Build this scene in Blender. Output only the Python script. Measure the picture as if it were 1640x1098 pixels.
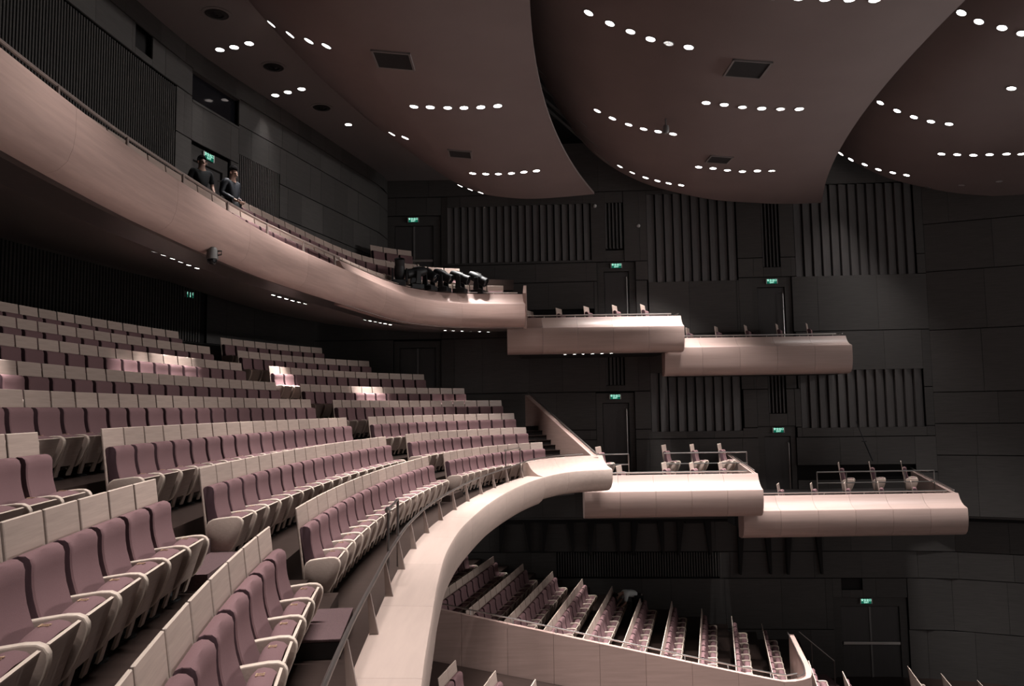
import bpy, bmesh, math, random
from mathutils import Vector, Matrix
from math import sin, cos, pi, atan2, hypot, tan, radians
random.seed(7)
scene = bpy.context.scene
for o in list(bpy.data.objects):
    bpy.data.objects.remove(o)
COL = scene.collection

# ------------------------------------------------------------------ camera
# units are metres, the origin is the camera's eye point in the balcony;
# +x runs towards the stage, +y across the hall to the far side wall
FPX, CX, CY = 1250.0, 820.0, 549.0          # focal length in pixels of a 1640x1098 frame
PITCH = math.atan(105.24 / FPX)
ROLL = 0.015
R0, U0 = Vector((1, 0, 0)), Vector((0, -sin(PITCH), cos(PITCH)))
FWD = Vector((0, cos(PITCH), sin(PITCH)))
CR = R0 * cos(ROLL) - U0 * sin(ROLL)
CU = U0 * cos(ROLL) + R0 * sin(ROLL)
cam_d = bpy.data.cameras.new('camera')
cam = bpy.data.objects.new('camera', cam_d)
COL.objects.link(cam)
cam.matrix_world = Matrix(((CR.x, CU.x, -FWD.x, 0), (CR.y, CU.y, -FWD.y, 0), (CR.z, CU.z, -FWD.z, 0), (0, 0, 0, 1)))
cam_d.sensor_width = 36
cam_d.lens = 36 * FPX / 1640
cam_d.clip_start = 0.05
cam_d.clip_end = 200
scene.camera = cam

# ------------------------------------------------------------------ world, exposure
world = bpy.data.worlds.new('world')
scene.world = world
world.use_nodes = True
bgn = world.node_tree.nodes['Background']
bgn.inputs[0].default_value = (1.0, 0.955, 0.935, 1)
bgn.inputs[1].default_value = 0.40
scene.view_settings.view_transform = 'Standard'
scene.view_settings.look = 'None'
scene.view_settings.exposure = 0.12
scene.view_settings.gamma = 1.0
scene.view_settings.use_curve_mapping = False
SPOT_W = 860.0          # power of one ceiling downlight
WASH_W = 1000.0         # power of one stage wash lamp
LAMP_COL = (1.0, 0.975, 0.955)


def ray(u, v):
    d = CR * ((u - CX) / FPX) + CU * (-(v - CY) / FPX) + FWD
    return d


def at_y(u, v, y):
    d = ray(u, v)
    return d * (y / d.y)


def at_z(u, v, z):
    d = ray(u, v)
    return d * (z / d.z)


def pix(p):
    d = p.dot(FWD)
    return CX + FPX * p.dot(CR) / d, CY - FPX * p.dot(CU) / d, d


# ------------------------------------------------------------------ materials
def lin(r, g, b):
    f = lambda c: (c / 12.92 if c <= 0.04045 else ((c + 0.055) / 1.055) ** 2.4)
    return (f(r / 255), f(g / 255), f(b / 255), 1)


def mat(name, col, rough=0.6, metal=0.0, grain=None, amt=0.15, bump=0.0, spec=0.3, rnd=0.0, coord='Object'):
    m = bpy.data.materials.new(name)
    m.use_nodes = True
    nt = m.node_tree
    b = nt.nodes['Principled BSDF']
    b.inputs['Roughness'].default_value = rough
    b.inputs['Metallic'].default_value = metal
    b.inputs['Specular IOR Level'].default_value = spec
    b.inputs['Base Color'].default_value = col
    last = None
    if grain:
        tc = nt.nodes.new('ShaderNodeTexCoord')
        mp = nt.nodes.new('ShaderNodeMapping')
        mp.inputs['Scale'].default_value = grain
        nz = nt.nodes.new('ShaderNodeTexNoise')
        nz.inputs['Scale'].default_value = 1.0
        nz.inputs['Detail'].default_value = 4
        nz.inputs['Roughness'].default_value = 0.6
        nt.links.new(tc.outputs[coord], mp.inputs[0])
        nt.links.new(mp.outputs[0], nz.inputs['Vector'])
        rp = nt.nodes.new('ShaderNodeMapRange')
        rp.inputs[1].default_value = 0.3
        rp.inputs[2].default_value = 0.7
        rp.inputs[3].default_value = 1 - amt
        rp.inputs[4].default_value = 1 + amt
        nt.links.new(nz.outputs['Fac'], rp.inputs[0])
        last = rp.outputs[0]
        if bump:
            bp = nt.nodes.new('ShaderNodeBump')
            bp.inputs['Strength'].default_value = bump
            bp.inputs['Distance'].default_value = 0.01
            nt.links.new(nz.outputs['Fac'], bp.inputs['Height'])
            nt.links.new(bp.outputs[0], b.inputs['Normal'])
    if rnd:
        oi = nt.nodes.new('ShaderNodeObjectInfo')
        r2 = nt.nodes.new('ShaderNodeMapRange')
        r2.inputs[3].default_value = 1 - rnd
        r2.inputs[4].default_value = 1 + rnd
        nt.links.new(oi.outputs['Random'], r2.inputs[0])
        if last is None:
            last = r2.outputs[0]
        else:
            mu = nt.nodes.new('ShaderNodeMath')
            mu.operation = 'MULTIPLY'
            nt.links.new(last, mu.inputs[0])
            nt.links.new(r2.outputs[0], mu.inputs[1])
            last = mu.outputs[0]
    if last is not None:
        vm = nt.nodes.new('ShaderNodeVectorMath')
        vm.operation = 'SCALE'
        vm.inputs[0].default_value = col[:3]
        nt.links.new(last, vm.inputs['Scale'])
        nt.links.new(vm.outputs[0], b.inputs['Base Color'])
    return m


def emit(name, col, s):
    m = bpy.data.materials.new(name)
    m.use_nodes = True
    nt = m.node_tree
    nt.nodes.remove(nt.nodes['Principled BSDF'])
    e = nt.nodes.new('ShaderNodeEmission')
    e.inputs[0].default_value = col
    e.inputs[1].default_value = s
    nt.links.new(e.outputs[0], nt.nodes['Material Output'].inputs[0])
    return m


M = {}
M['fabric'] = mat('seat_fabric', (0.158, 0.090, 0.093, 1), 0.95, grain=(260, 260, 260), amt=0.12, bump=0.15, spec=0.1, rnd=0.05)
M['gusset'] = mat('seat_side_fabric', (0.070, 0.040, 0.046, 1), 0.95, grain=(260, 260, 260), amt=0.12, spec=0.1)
M['board'] = mat('seat_plywood', (0.36, 0.272, 0.232, 1), 0.45, grain=(30, 3, 60), amt=0.10, rnd=0.10)
M['edge'] = mat('plywood_edge', (0.55, 0.44, 0.37, 1), 0.4, grain=(40, 4, 40), amt=0.06)
M['parapet'] = mat('parapet_veneer', (0.40, 0.270, 0.235, 1), 0.42, grain=(1.2, 1.2, 22), amt=0.10, rnd=0.05)
M['ledge'] = mat('ledge_veneer', (0.41, 0.308, 0.266, 1), 0.45, grain=(10, 1.0, 14), amt=0.06, rnd=0.03)
M['boxwood'] = mat('box_veneer', (0.33, 0.234, 0.206, 1), 0.42, grain=(0.8, 10, 20), amt=0.08, rnd=0.04)
M['wall'] = mat('dark_wall_panel', (0.062, 0.056, 0.053, 1), 0.62, grain=(2, 2, 30), amt=0.12, rnd=0.12, spec=0.25)
M['slat'] = mat('dark_slat', (0.080, 0.071, 0.069, 1), 0.6, grain=(30, 30, 2), amt=0.12, rnd=0.10)
M['back'] = mat('black_backing', (0.010, 0.009, 0.009, 1), 0.9)
M['void'] = mat('dark_void', (0.016, 0.014, 0.014, 1), 0.9)
M['door'] = mat('dark_door', (0.060, 0.054, 0.053, 1), 0.55, grain=(20, 20, 2), amt=0.08)
M['ceil'] = mat('ceiling_plaster', (0.165, 0.126, 0.119, 1), 0.8, grain=(0.6, 0.6, 0.6), amt=0.05, spec=0.2)
M['ceil_dark'] = mat('rear_ceiling_plaster', (0.16, 0.14, 0.135, 1), 0.8)
M['soffit'] = mat('soffit_plaster', (0.21, 0.175, 0.165, 1), 0.8)
M['floor'] = mat('dark_floor_boards', (0.029, 0.018, 0.015, 1), 0.32, grain=(1.5, 14, 14), amt=0.25, spec=0.4)
M['carpet'] = mat('step_carpet', (0.105, 0.066, 0.067, 1), 1.0, grain=(120, 120, 120), amt=0.25, bump=0.3, spec=0.05)
M['black'] = mat('black_metal', (0.010, 0.010, 0.011, 1), 0.5, spec=0.3)
M['riser'] = mat('dark_riser', (0.022, 0.017, 0.016, 1), 0.7)
M['steel'] = mat('brushed_steel', (0.50, 0.47, 0.45, 1), 0.28, metal=1.0)
M['rail_dark'] = mat('bronze_rail', (0.17, 0.145, 0.135, 1), 0.35, metal=0.8)
M['post'] = mat('bronze_post', (0.30, 0.235, 0.21, 1), 0.4, metal=0.2)
M['gold'] = mat('number_gold', (0.62, 0.42, 0.28, 1), 0.4, metal=0.5)
M['white'] = mat('white_plastic', (0.6, 0.58, 0.56, 1), 0.4)
M['grey'] = mat('grey_plastic', (0.15, 0.14, 0.135, 1), 0.35)
M['glassdark'] = mat('dark_glass', (0.008, 0.008, 0.01, 1), 0.06, spec=0.6)
M['skin'] = mat('skin', (0.28, 0.17, 0.13, 1), 0.6)
M['hair'] = mat('black_hair', (0.008, 0.007, 0.007, 1), 0.95, spec=0.05)
M['cloth_black'] = mat('black_cloth', (0.007, 0.007, 0.008, 1), 0.9)
M['cloth_navy'] = mat('navy_cloth', (0.012, 0.013, 0.018, 1), 0.6)
M['cloth_white'] = mat('pale_cloth', (0.45, 0.47, 0.46, 1), 0.8)
M['lamp'] = emit('lamp_glow', (1.0, 0.97, 0.94, 1), 14.0)
M['green'] = emit('sign_green', (0.02, 0.30, 0.19, 1), .35)
M['signwhite'] = emit('sign_white', (0.50, 1.0, 0.80, 1), 1.5)
M['dead_lamp'] = mat('unlit_lamp', (0.75, 0.70, 0.68, 1), 0.3)


# ------------------------------------------------------------------ mesh helpers
class MB:
    def __init__(self):
        self.v, self.f, self.mi, self.m = [], [], [], 0

    def quadbox(self, p):                       # eight corners: bottom ring then top ring
        n = len(self.v)
        self.v += [tuple(q) for q in p]
        for f in ((3, 2, 1, 0), (4, 5, 6, 7), (0, 1, 5, 4), (1, 2, 6, 5), (2, 3, 7, 6), (3, 0, 4, 7)):
            self.f.append(tuple(n + i for i in f))
            self.mi.append(self.m)
        return self

    def box(self, x0, x1, y0, y1, z0, z1):
        return self.quadbox([(x0, y0, z0), (x1, y0, z0), (x1, y1, z0), (x0, y1, z0),
                             (x0, y0, z1), (x1, y0, z1), (x1, y1, z1), (x0, y1, z1)])

    def loft(self, rings, cap=True, closed=True):
        n0 = len(self.v)
        k = len(rings[0])
        for r in rings:
            self.v += [tuple(p) for p in r]
        for i in range(len(rings) - 1):
            for j in range(k if closed else k - 1):
                a, b = n0 + i * k + j, n0 + i * k + (j + 1) % k
                self.f.append((a, b, b + k, a + k))
                self.mi.append(self.m)
        if cap and closed:
            self.f.append(tuple(n0 + j for j in reversed(range(k))))
            self.f.append(tuple(n0 + (len(rings) - 1) * k + j for j in range(k)))
            self.mi += [self.m, self.m]
        return self

    def cyl(self, p0, p1, r0, r1=None, n=10):
        p0, p1 = Vector(p0), Vector(p1)
        r1 = r0 if r1 is None else r1
        d = (p1 - p0).normalized()
        a = d.orthogonal().normalized()
        b = d.cross(a)
        rings = []
        for p, r in ((p0, r0), (p1, r1)):
            rings.append([p + a * (r * cos(t)) + b * (r * sin(t)) for t in [2 * pi * i / n for i in range(n)]])
        return self.loft(rings)

    def tube(self, pts, r, n=8):
        pts = [Vector(p) for p in pts]
        rings = []
        for i, p in enumerate(pts):
            d = (pts[min(i + 1, len(pts) - 1)] - pts[max(i - 1, 0)]).normalized()
            a = d.cross(Vector((0, 0, 1)))
            a = a.normalized() if a.length > 1e-3 else Vector((1, 0, 0))
            b = a.cross(d)
            rings.append([p + a * (r * cos(t)) + b * (r * sin(t)) for t in [2 * pi * j / n for j in range(n)]])
        return self.loft(rings)

    def lathe(self, c, prof, n=16, axis=Vector((0, 0, 1))):
        c = Vector(c)
        a = axis.orthogonal().normalized()
        b = axis.cross(a)
        rings = [[c + axis * z + a * (r * cos(t)) + b * (r * sin(t)) for t in [2 * pi * j / n for j in range(n)]] for r, z in prof]
        return self.loft(rings)

    def prism(self, poly, y0, y1):              # polygon in x,z extruded along y
        return self.loft([[(x, y0, z) for x, z in poly], [(x, y1, z) for x, z in poly]])

    def mesh(self, name, mats, smooth=False, bevel=0.0, seg=2):
        me = bpy.data.meshes.new(name)
        me.from_pydata(self.v, [], self.f)
        for m in (mats if isinstance(mats, (list, tuple)) else [mats]):
            me.materials.append(m)
        me.polygons.foreach_set('material_index', self.mi)
        bm = bmesh.new()
        bm.from_mesh(me)
        bmesh.ops.recalc_face_normals(bm, faces=bm.faces)
        if bevel:
            bmesh.ops.bevel(bm, geom=[e for e in bm.edges if e.calc_face_angle(0) > 0.5], offset=bevel, segments=seg, profile=0.5, affect='EDGES')
        bm.to_mesh(me)
        bm.free()
        if smooth:
            me.polygons.foreach_set('use_smooth', [True] * len(me.polygons))
            try:
                me.set_sharp_from_angle(angle=radians(40))
            except Exception:
                pass
        return me

    def build(self, name, mats, parent=None, smooth=False, bevel=0.0, loc=None, seg=2):
        return link(name, self.mesh(name, mats, smooth, bevel, seg), parent, loc)


def link(name, data, parent=None, loc=None, rz=None):
    o = bpy.data.objects.new(name, data)
    COL.objects.link(o)
    if parent:
        o.parent = parent
    if loc is not None:
        o.location = loc
    if rz is not None:
        o.rotation_euler = (0, 0, rz)
    return o


def tag(o, label=None, cat=None, group=None, kind=None):
    if label:
        o['label'] = label
    if cat:
        o['category'] = cat
    if group:
        o['group'] = group
    if kind:
        o['kind'] = kind
    return o


def thing(name, label, cat, loc=(0, 0, 0), rz=0, group=None):
    return tag(link(name, None, None, loc, rz), label, cat, group)


ORD = ['', 'first', 'second', 'third', 'fourth', 'fifth', 'sixth', 'seventh', 'eighth', 'ninth', 'tenth', 'eleventh', 'twelfth',
       'thirteenth', 'fourteenth', 'fifteenth', 'sixteenth', 'seventeenth', 'eighteenth', 'nineteenth', 'twentieth', 'twenty-first',
       'twenty-second', 'twenty-third', 'twenty-fourth', 'twenty-fifth', 'twenty-sixth']

# ------------------------------------------------------------------ plan curves
# front row of the balcony: curvature grows towards the far arm
K0, K2, K4 = 0.0299863, -0.0339405, 0.0437674
X0, Y0, PSI = -2.24586, 7.74405, -0.0878383
DROW, HTOP1, RISE = 1.01364, -0.99647, 0.42705
NS, SA, SB = 1400, -12.0, 22.0
_s = [SA + (SB - SA) * i / (NS - 1) for i in range(NS)]


def _curve():
    ds = _s[1] - _s[0]
    phi, x, y = [], [], []
    p = 0
    for s in _s:
        p += (K0 + K2 * (s / 10) ** 2 + K4 * (s / 10) ** 4) * ds
        phi.append(p)
    i0 = min(range(NS), key=lambda i: abs(_s[i]))
    p0 = phi[i0]
    phi = [a - p0 + PSI for a in phi]
    X = Y = 0
    for a in phi:
        X += sin(a) * ds
        Y += cos(a) * ds
        x.append(X)
        y.append(Y)
    xo, yo = x[i0], y[i0]
    return [a - xo + X0 for a in x], [a - yo + Y0 for a in y], phi


BX, BY, BPHI = _curve()


class Offset:
    """curve parallel to the front row, `off` metres behind it, by arc length"""
    def __init__(self, off):
        self.x = [x - cos(p) * off for x, p in zip(BX, BPHI)]
        self.y = [y + sin(p) * off for y, p in zip(BY, BPHI)]
        L = [0]
        for i in range(1, NS):
            L.append(L[-1] + hypot(self.x[i] - self.x[i - 1], self.y[i] - self.y[i - 1]))
        i0 = min(range(NS), key=lambda i: abs(_s[i]))
        self.L = [l - L[i0] for l in L]

    def at(self, l):
        lo, hi = 0, NS - 1
        while hi - lo > 1:
            m = (lo + hi) // 2
            if self.L[m] < l:
                lo = m
            else:
                hi = m
        t = (l - self.L[lo]) / (self.L[hi] - self.L[lo])
        g = lambda a: a[lo] + (a[hi] - a[lo]) * t
        return g(self.x), g(self.y), g(BPHI)


def smooth_path(pts, step=0.25):
    """Catmull-Rom through plan points, resampled; returns [(x, y, nx, ny, s)] with n to the right of travel"""
    P = [Vector(p) for p in pts]
    P = [P[0] * 2 - P[1]] + P + [P[-1] * 2 - P[-2]]
    out = []
    for i in range(1, len(P) - 2):
        a, b, c, d = P[i - 1:i + 3]
        n = 24
        for k in range(n):
            t = k / n
            out.append(0.5 * ((2 * b) + (c - a) * t + (2 * a - 5 * b + 4 * c - d) * t * t + (3 * b - a - 3 * c + d) * t ** 3))
    out.append(P[-2])
    L = [0]
    for i in range(1, len(out)):
        L.append(L[-1] + (out[i] - out[i - 1]).length)
    n = max(2, int(L[-1] / step))
    res, j = [], 0
    for k in range(n + 1):
        l = L[-1] * k / n
        while j < len(L) - 2 and L[j + 1] < l:
            j += 1
        t = (l - L[j]) / max(1e-9, L[j + 1] - L[j])
        p = out[j].lerp(out[j + 1], min(1, t))
        res.append((p, l))
    fin = []
    for k in range(len(res)):
        d = (res[min(k + 1, len(res) - 1)][0] - res[max(k - 1, 0)][0]).normalized()
        fin.append((res[k][0].x, res[k][0].y, d.y, -d.x, res[k][1]))
    return fin


def path_at(path, s):
    for i in range(len(path) - 1):
        if path[i + 1][4] >= s:
            a, b = path[i], path[i + 1]
            t = (s - a[4]) / (b[4] - a[4])
            return tuple(a[k] + (b[k] - a[k]) * t for k in range(4))
    a, b = path[-2], path[-1]
    t = (s - a[4]) / (b[4] - a[4])
    return tuple(a[k] + (b[k] - a[k]) * t for k in range(4))


def sweep(mb, path, prof, z, s0, s1, step=0.25):
    n = max(1, int(math.ceil((s1 - s0) / step)))
    rings = []
    for k in range(n + 1):
        x, y, nx, ny = path_at(path, s0 + (s1 - s0) * k / n)
        rings.append([(x + nx * o, y + ny * o, z + h) for o, h in prof])
    return mb.loft(rings)


def near_s(path, x, y):
    return min(path, key=lambda p: (p[0] - x) ** 2 + (p[1] - y) ** 2)[4]


def slab(name, left, right, ztop, thick, m, parent=None):
    """floor strip between two plan polylines of equal length; z may vary along it"""
    mb = MB()
    rings = []
    zs = ztop if isinstance(ztop, list) else [ztop] * len(left)
    for a, b, zz in zip(left, right, zs):
        za, zb = zz if isinstance(zz, tuple) else (zz, zz)
        rings.append([(a[0], a[1], za), (b[0], b[1], zb), (b[0], b[1], zb - thick), (a[0], a[1], za - thick)])
    mb.loft(rings)
    return mb.build(name, m, parent)


# ================================================================== THE SETTING
def wall_y(x):
    if x < -2.4:
        return 27.55
    if x < 14.2:
        return 27.5 + (x + 2.4) * (26.45 - 27.5) / 16.6
    return 26.45 - (x - 14.2) * 0.42


LOW = 0.55       # the wall of the stalls stands this far behind the wall above it


def subtract(rect, hole):
    a0, a1, b0, b1 = rect
    c0, c1, d0, d1 = hole
    if c1 <= a0 or c0 >= a1 or d1 <= b0 or d0 >= b1:
        return [rect]
    out = []
    if c0 > a0:
        out.append((a0, c0, b0, b1))
    if c1 < a1:
        out.append((c1, a1, b0, b1))
    m0, m1 = max(a0, c0), min(a1, c1)
    if d0 > b0:
        out.append((m0, m1, b0, d0))
    if d1 < b1:
        out.append((m0, m1, d1, b1))
    return out


def panelled(parent, pt, bands, holes, m, thick=0.035, gap=0.0035, seed=1, wmin=0.9, wmax=1.9, cuts=()):
    """wall panels; pt(s) gives plan point and the unit normal into the hall"""
    rnd = random.Random(seed)
    for (z0, z1, sa, sb) in bands:
        js = [sa]
        while js[-1] < sb - wmin:
            js.append(min(sb, js[-1] + rnd.uniform(wmin, wmax)))
        js[-1] = sb
        js = sorted(set(js + [c for c in cuts if sa < c < sb]))
        for a, b in zip(js, js[1:]):
            if b - a < 0.05:
                continue
            rects = [(a, b, z0, z1)]
            for h in holes:
                rects = [q for r in rects for q in subtract(r, h)]
            for (p, q, c, d) in rects:
                if q - p < 0.06 or d - c < 0.06:
                    continue
                t = thick + rnd.uniform(-0.003, 0.003)
                (xa, ya, nx, ny), (xb, yb, mx, my) = pt(p + gap), pt(q - gap)
                mb = MB()
                mb.quadbox([(xa, ya, c + gap), (xb, yb, c + gap), (xb + mx * t, yb + my * t, c + gap), (xa + nx * t, ya + ny * t, c + gap),
                            (xa, ya, d - gap), (xb, yb, d - gap), (xb + mx * t, yb + my * t, d - gap), (xa + nx * t, ya + ny * t, d - gap)])
                mb.build('wall_panel', m, parent)


def slat_bay(parent, pt, s0, s1, z0, z1, n, depth=0.16):
    """deep niche filled with upright boards set at a slant"""
    w = (s1 - s0) / n
    for i in range(n):
        a, b = s0 + i * w + 0.006, s0 + (i + 1) * w - 0.035
        (xa, ya, nx, ny), (xb, yb, mx, my) = pt(a), pt(b)
        fa, fb = 0.045, -0.045
        mb = MB()
        mb.quadbox([(xa - nx * depth, ya - ny * depth, z0), (xb - mx * depth, yb - my * depth, z0), (xb + mx * fb, yb + my * fb, z0), (xa + nx * fa, ya + ny * fa, z0),
                    (xa - nx * depth, ya - ny * depth, z1), (xb - mx * depth, yb - my * depth, z1), (xb + mx * fb, yb + my * fb, z1), (xa + nx * fa, ya + ny * fa, z1)])
        mb.build('slat', M['slat'], parent)


def fine_grille(parent, pt, s0, s1, z0, z1, pitch=0.075):
    mb = MB()
    s = s0
    while s < s1 - 0.02:
        (xa, ya, nx, ny), (xb, yb, mx, my) = pt(s), pt(s + pitch * 0.5)
        e = 0.03
        mb.quadbox([(xa - nx * .05, ya - ny * .05, z0), (xb - mx * .05, yb - my * .05, z0), (xb + mx * e, yb + my * e, z0), (xa + nx * e, ya + ny * e, z0),
                    (xa - nx * .05, ya - ny * .05, z1), (xb - mx * .05, yb - my * .05, z1), (xb + mx * e, yb + my * e, z1), (xa + nx * e, ya + ny * e, z1)])
        s += pitch
    return tag(mb.build('grille_slats', M['wall'], parent), kind='stuff')


def recess(parent, pt, s0, s1, z0, z1, d, m, name='recess'):
    (xa, ya, nx, ny), (xb, yb, mx, my) = pt(s0), pt(s1)
    mb = MB()
    mb.quadbox([(xa - nx * d, ya - ny * d, z0), (xb - mx * d, yb - my * d, z0), (xb - mx * (d - .03), yb - my * (d - .03), z0), (xa - nx * (d - .03), ya - ny * (d - .03), z0),
                (xa - nx * d, ya - ny * d, z1), (xb - mx * d, yb - my * d, z1), (xb - mx * (d - .03), yb - my * (d - .03), z1), (xa - nx * (d - .03), ya - ny * (d - .03), z1)])
    return mb.build(name, m, parent)


def frame_box(mb, pt, s0, s1, z0, z1, o0, o1):
    (xa, ya, nx, ny), (xb, yb, mx, my) = pt(s0), pt(s1)
    return mb.quadbox([(xa + nx * o0, ya + ny * o0, z0), (xb + mx * o0, yb + my * o0, z0), (xb + mx * o1, yb + my * o1, z0), (xa + nx * o1, ya + ny * o1, z0),
                       (xa + nx * o0, ya + ny * o0, z1), (xb + mx * o0, yb + my * o0, z1), (xb + mx * o1, yb + my * o1, z1), (xa + nx * o1, ya + ny * o1, z1)])


def pt_far(x):
    y = wall_y(x)
    d = Vector((0.2, wall_y(x + .1) - wall_y(x - .1))).normalized()
    return x, y, d.y, -d.x


def pt_farlow(x):
    x, y, nx, ny = pt_far(x)
    return x - nx * LOW, y - ny * LOW, nx, ny


def pt_farback(x):
    x, y, nx, ny = pt_far(x)
    return x - nx * 0.25, y - ny * 0.25, nx, ny


XS = [-12, -8, -5, -2.4, 0, 3, 6, 9, 12, 14.2, 17, 20, 24, 28]
# --- far side wall above the stalls
wall_far = tag(slab('wall_far', [(x - pt_far(x)[2] * .45, wall_y(x) + .45) for x in XS], [(x, wall_y(x) + .22) for x in XS], 10.5, 14.45, M['back']), kind='structure')
DOORS_UP = [(3.02, 4.37, 2.2, 5.10), (8.36, 9.70, 1.5, 4.42), (-4.43, -2.47, 3.9, 6.95)]
DOORS_LO = [(2.88, 4.22, -2.4, 0.50), (8.35, 9.62, -3.35, -0.72), (-4.2, -2.5, 0.1, 2.45)]
BAYS = [(-2.25, 2.85, 5.18, 7.2), (4.80, 7.90, 4.33, 7.45), (9.85, 13.92, 4.40, 7.6), (4.77, 7.86, -0.86, 1.15), (9.82, 13.92, -0.80, 1.15)]
VENTS = [(3.35, 3.98, 5.55, 7.2), (3.35, 4.0, 5.2, 5.5), (8.75, 9.35, 4.75, 7.2), (3.25, 3.9, 0.75, 2.0), (8.75, 9.35, -0.3, 1.2)]
HOLES = DOORS_UP + DOORS_LO + BAYS + VENTS + [(0.5, 2.9, 2.55, 3.45), (9.6, 13.5, -2.55, -2.05)]
bands = [(7.62, 9.4, -11, 26), (5.1, 7.6, -11, 14.2), (4.42, 5.08, -11, 14.2), (2.5, 4.4, -11, 14.2), (0.55, 2.48, -11, 14.2), (-0.76, 0.53, -11, 14.2), (-1.1, -0.78, -11, 14.2), (-2.3, -1.12, -11, 14.2), (-3.75, -2.32, -11, 14.2),
         (6.1, 7.6, 14.2, 26), (4.45, 6.08, 14.2, 26), (2.45, 4.43, 14.2, 26), (0.35, 2.43, 14.2, 26), (-0.7, 0.33, 14.2, 26), (-1.75, -0.72, 14.2, 26), (-3.75, -1.77, 14.2, 26)]
panelled(wall_far, pt_far, bands, HOLES, M['wall'], seed=4, wmin=0.7, wmax=2.1)
for (a, b, c, d), n in zip(BAYS, (20, 10, 13, 10, 13)):
    slat_bay(wall_far, pt_far, a, b, c, d, n)
for i, (a, b, c, d) in enumerate(VENTS):
    if i == 1:
        recess(wall_far, pt_far, a, b, c, d, 0.05, M['wall'], 'vent_plate')
    else:
        recess(wall_far, pt_far, a, b, c, d, 0.2, M['void'])
        slat_bay(wall_far, pt_far, a, b, c + .02, d, 5, 0.1)
recess(wall_far, pt_far, 0.5, 2.9, 2.55, 3.45, 0.2, M['void'])
recess(wall_far, pt_far, 9.6, 13.5, -2.55, -2.05, 0.2, M['void'])

# --- far side wall of the stalls, set back under the ledge
wall_stalls = tag(slab('wall_far', [(x, wall_y(x) + LOW + .3) for x in XS], [(x, wall_y(x) + LOW + .12) for x in XS], -3.75, 6.3, M['back']), kind='structure')
tag(slab('trim_1', [(x, wall_y(x) + LOW + .3) for x in XS], [(x, wall_y(x)) for x in XS], -3.76, 0.06, M['wall']), kind='structure')
low_holes = [(1.36, 7.0, -5.85, -5.03), (10.75, 13.2, -9.4, -6.55), (11.05, 11.75, -6.3, -5.95)]
panelled(wall_stalls, pt_farlow, [(-5.0, -3.82, -11, 26), (-5.9, -5.02, -11, 26), (-7.6, -5.92, -11, 26), (-9.6, -7.62, -11, 26)], low_holes, M['wall'], seed=9, wmin=0.8, wmax=1.9)
recess(wall_stalls, pt_farlow, 1.36, 7.0, -5.85, -5.03, 0.1, M['void'])
fine_grille(wall_stalls, pt_farlow, 1.36, 7.0, -5.85, -5.03, 0.09)
recess(wall_stalls, pt_farlow, 11.05, 11.75, -6.3, -5.95, 0.1, M['void'])
# portal-shaped brackets under the ledge: a lintel with two tapering legs
for x0, x1, zb in ((-.55, 0.55, -5.0), (0.95, 2.05, -5.0), (2.55, 3.62, -5.1), (4.05, 5.15, -5.1), (5.60, 6.75, -5.1), (7.65, 8.75, -5.75), (9.25, 10.45, -5.75)):
    y = wall_y((x0 + x1) / 2) + LOW
    ya, yb = y - .22, y - .02
    w, w2, zt = .24, .06, -3.82
    for f in (((x0, zt), (x0 + w, zt), (x0 + w2, zb), (x0, zb)), ((x1 - w, zt), (x1, zt), (x1, zb), (x1 - w2, zb)), ((x0 + w, zt), (x1 - w, zt), (x1 - w - .03, zt - .2), (x0 + w + .03, zt - .2))):
        MB().loft([[(a, ya, c) for a, c in f], [(a, yb, c) for a, c in f]]).build('bracket', M['void'], wall_stalls)

# --- rear wall of the upper balcony
REAR_UP = smooth_path([(-6.6, -8), (-7.5, -2), (-7.75, 4), (-7.75, 9), (-7.6, 12.6), (-7.2, 16.5), (-6.75, 18.5), (-6.15, 20.6), (-5.2, 24.0), (-4.5, 26.6), (-4.43, 27.5)], 0.3)


def pt_rear(s):
    x, y, nx, ny = path_at(REAR_UP, s)
    return x, y, nx, ny


SEND = REAR_UP[-1][4]
sr = lambda y: near_s(REAR_UP, *min(((p[0], p[1]) for p in REAR_UP), key=lambda q: abs(q[1] - y)))
wall_rear_upper = tag(slab('wall_rear', [(p[0] - p[2] * .5, p[1] - p[3] * .5) for p in REAR_UP], [(p[0] - p[2] * .22, p[1] - p[3] * .22) for p in REAR_UP], 9.4, 5.6, M['back']), kind='structure')
g1 = (sr(6.0), sr(16.35), 4.2, 7.05)
d1 = (sr(17.0), sr(18.35), 3.7, 6.05)
w1 = (sr(17.1), sr(18.6), 7.0, 7.72)
g2 = (sr(18.75), sr(20.6), 4.2, 6.35)
v1 = (sr(14.85), sr(15.4), 7.25, 7.75)
rear_holes = [g1, d1, w1, g2, v1]
panelled(wall_rear_upper, pt_rear, [(7.75, 9.3, 0, SEND), (7.1, 7.73, 0, SEND), (6.1, 7.08, 0, SEND), (5.2, 6.08, 0, SEND), (3.9, 5.18, 0, SEND)], rear_holes, M['wall'], seed=12, wmin=0.6, wmax=1.3)
for g in (g1, g2):
    fine_grille(wall_rear_upper, pt_rear, g[0], g[1], g[2], g[3])
recess(wall_rear_upper, pt_rear, *v1, 0.15, M['void'])
win = tag(link('window_1', None), kind='structure')
recess(win, pt_rear, w1[0], w1[1], w1[2], w1[3], 0.12, M['glassdark'], 'window_pane')
mb = MB()
frame_box(mb, pt_rear, w1[0], w1[1], w1[2] - .03, w1[2] + .02, -.12, .05)
frame_box(mb, pt_rear, w1[0], w1[1], w1[3] - .02, w1[3] + .03, -.12, .05)
mb.build('window_frame', M['wall'], win)

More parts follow.
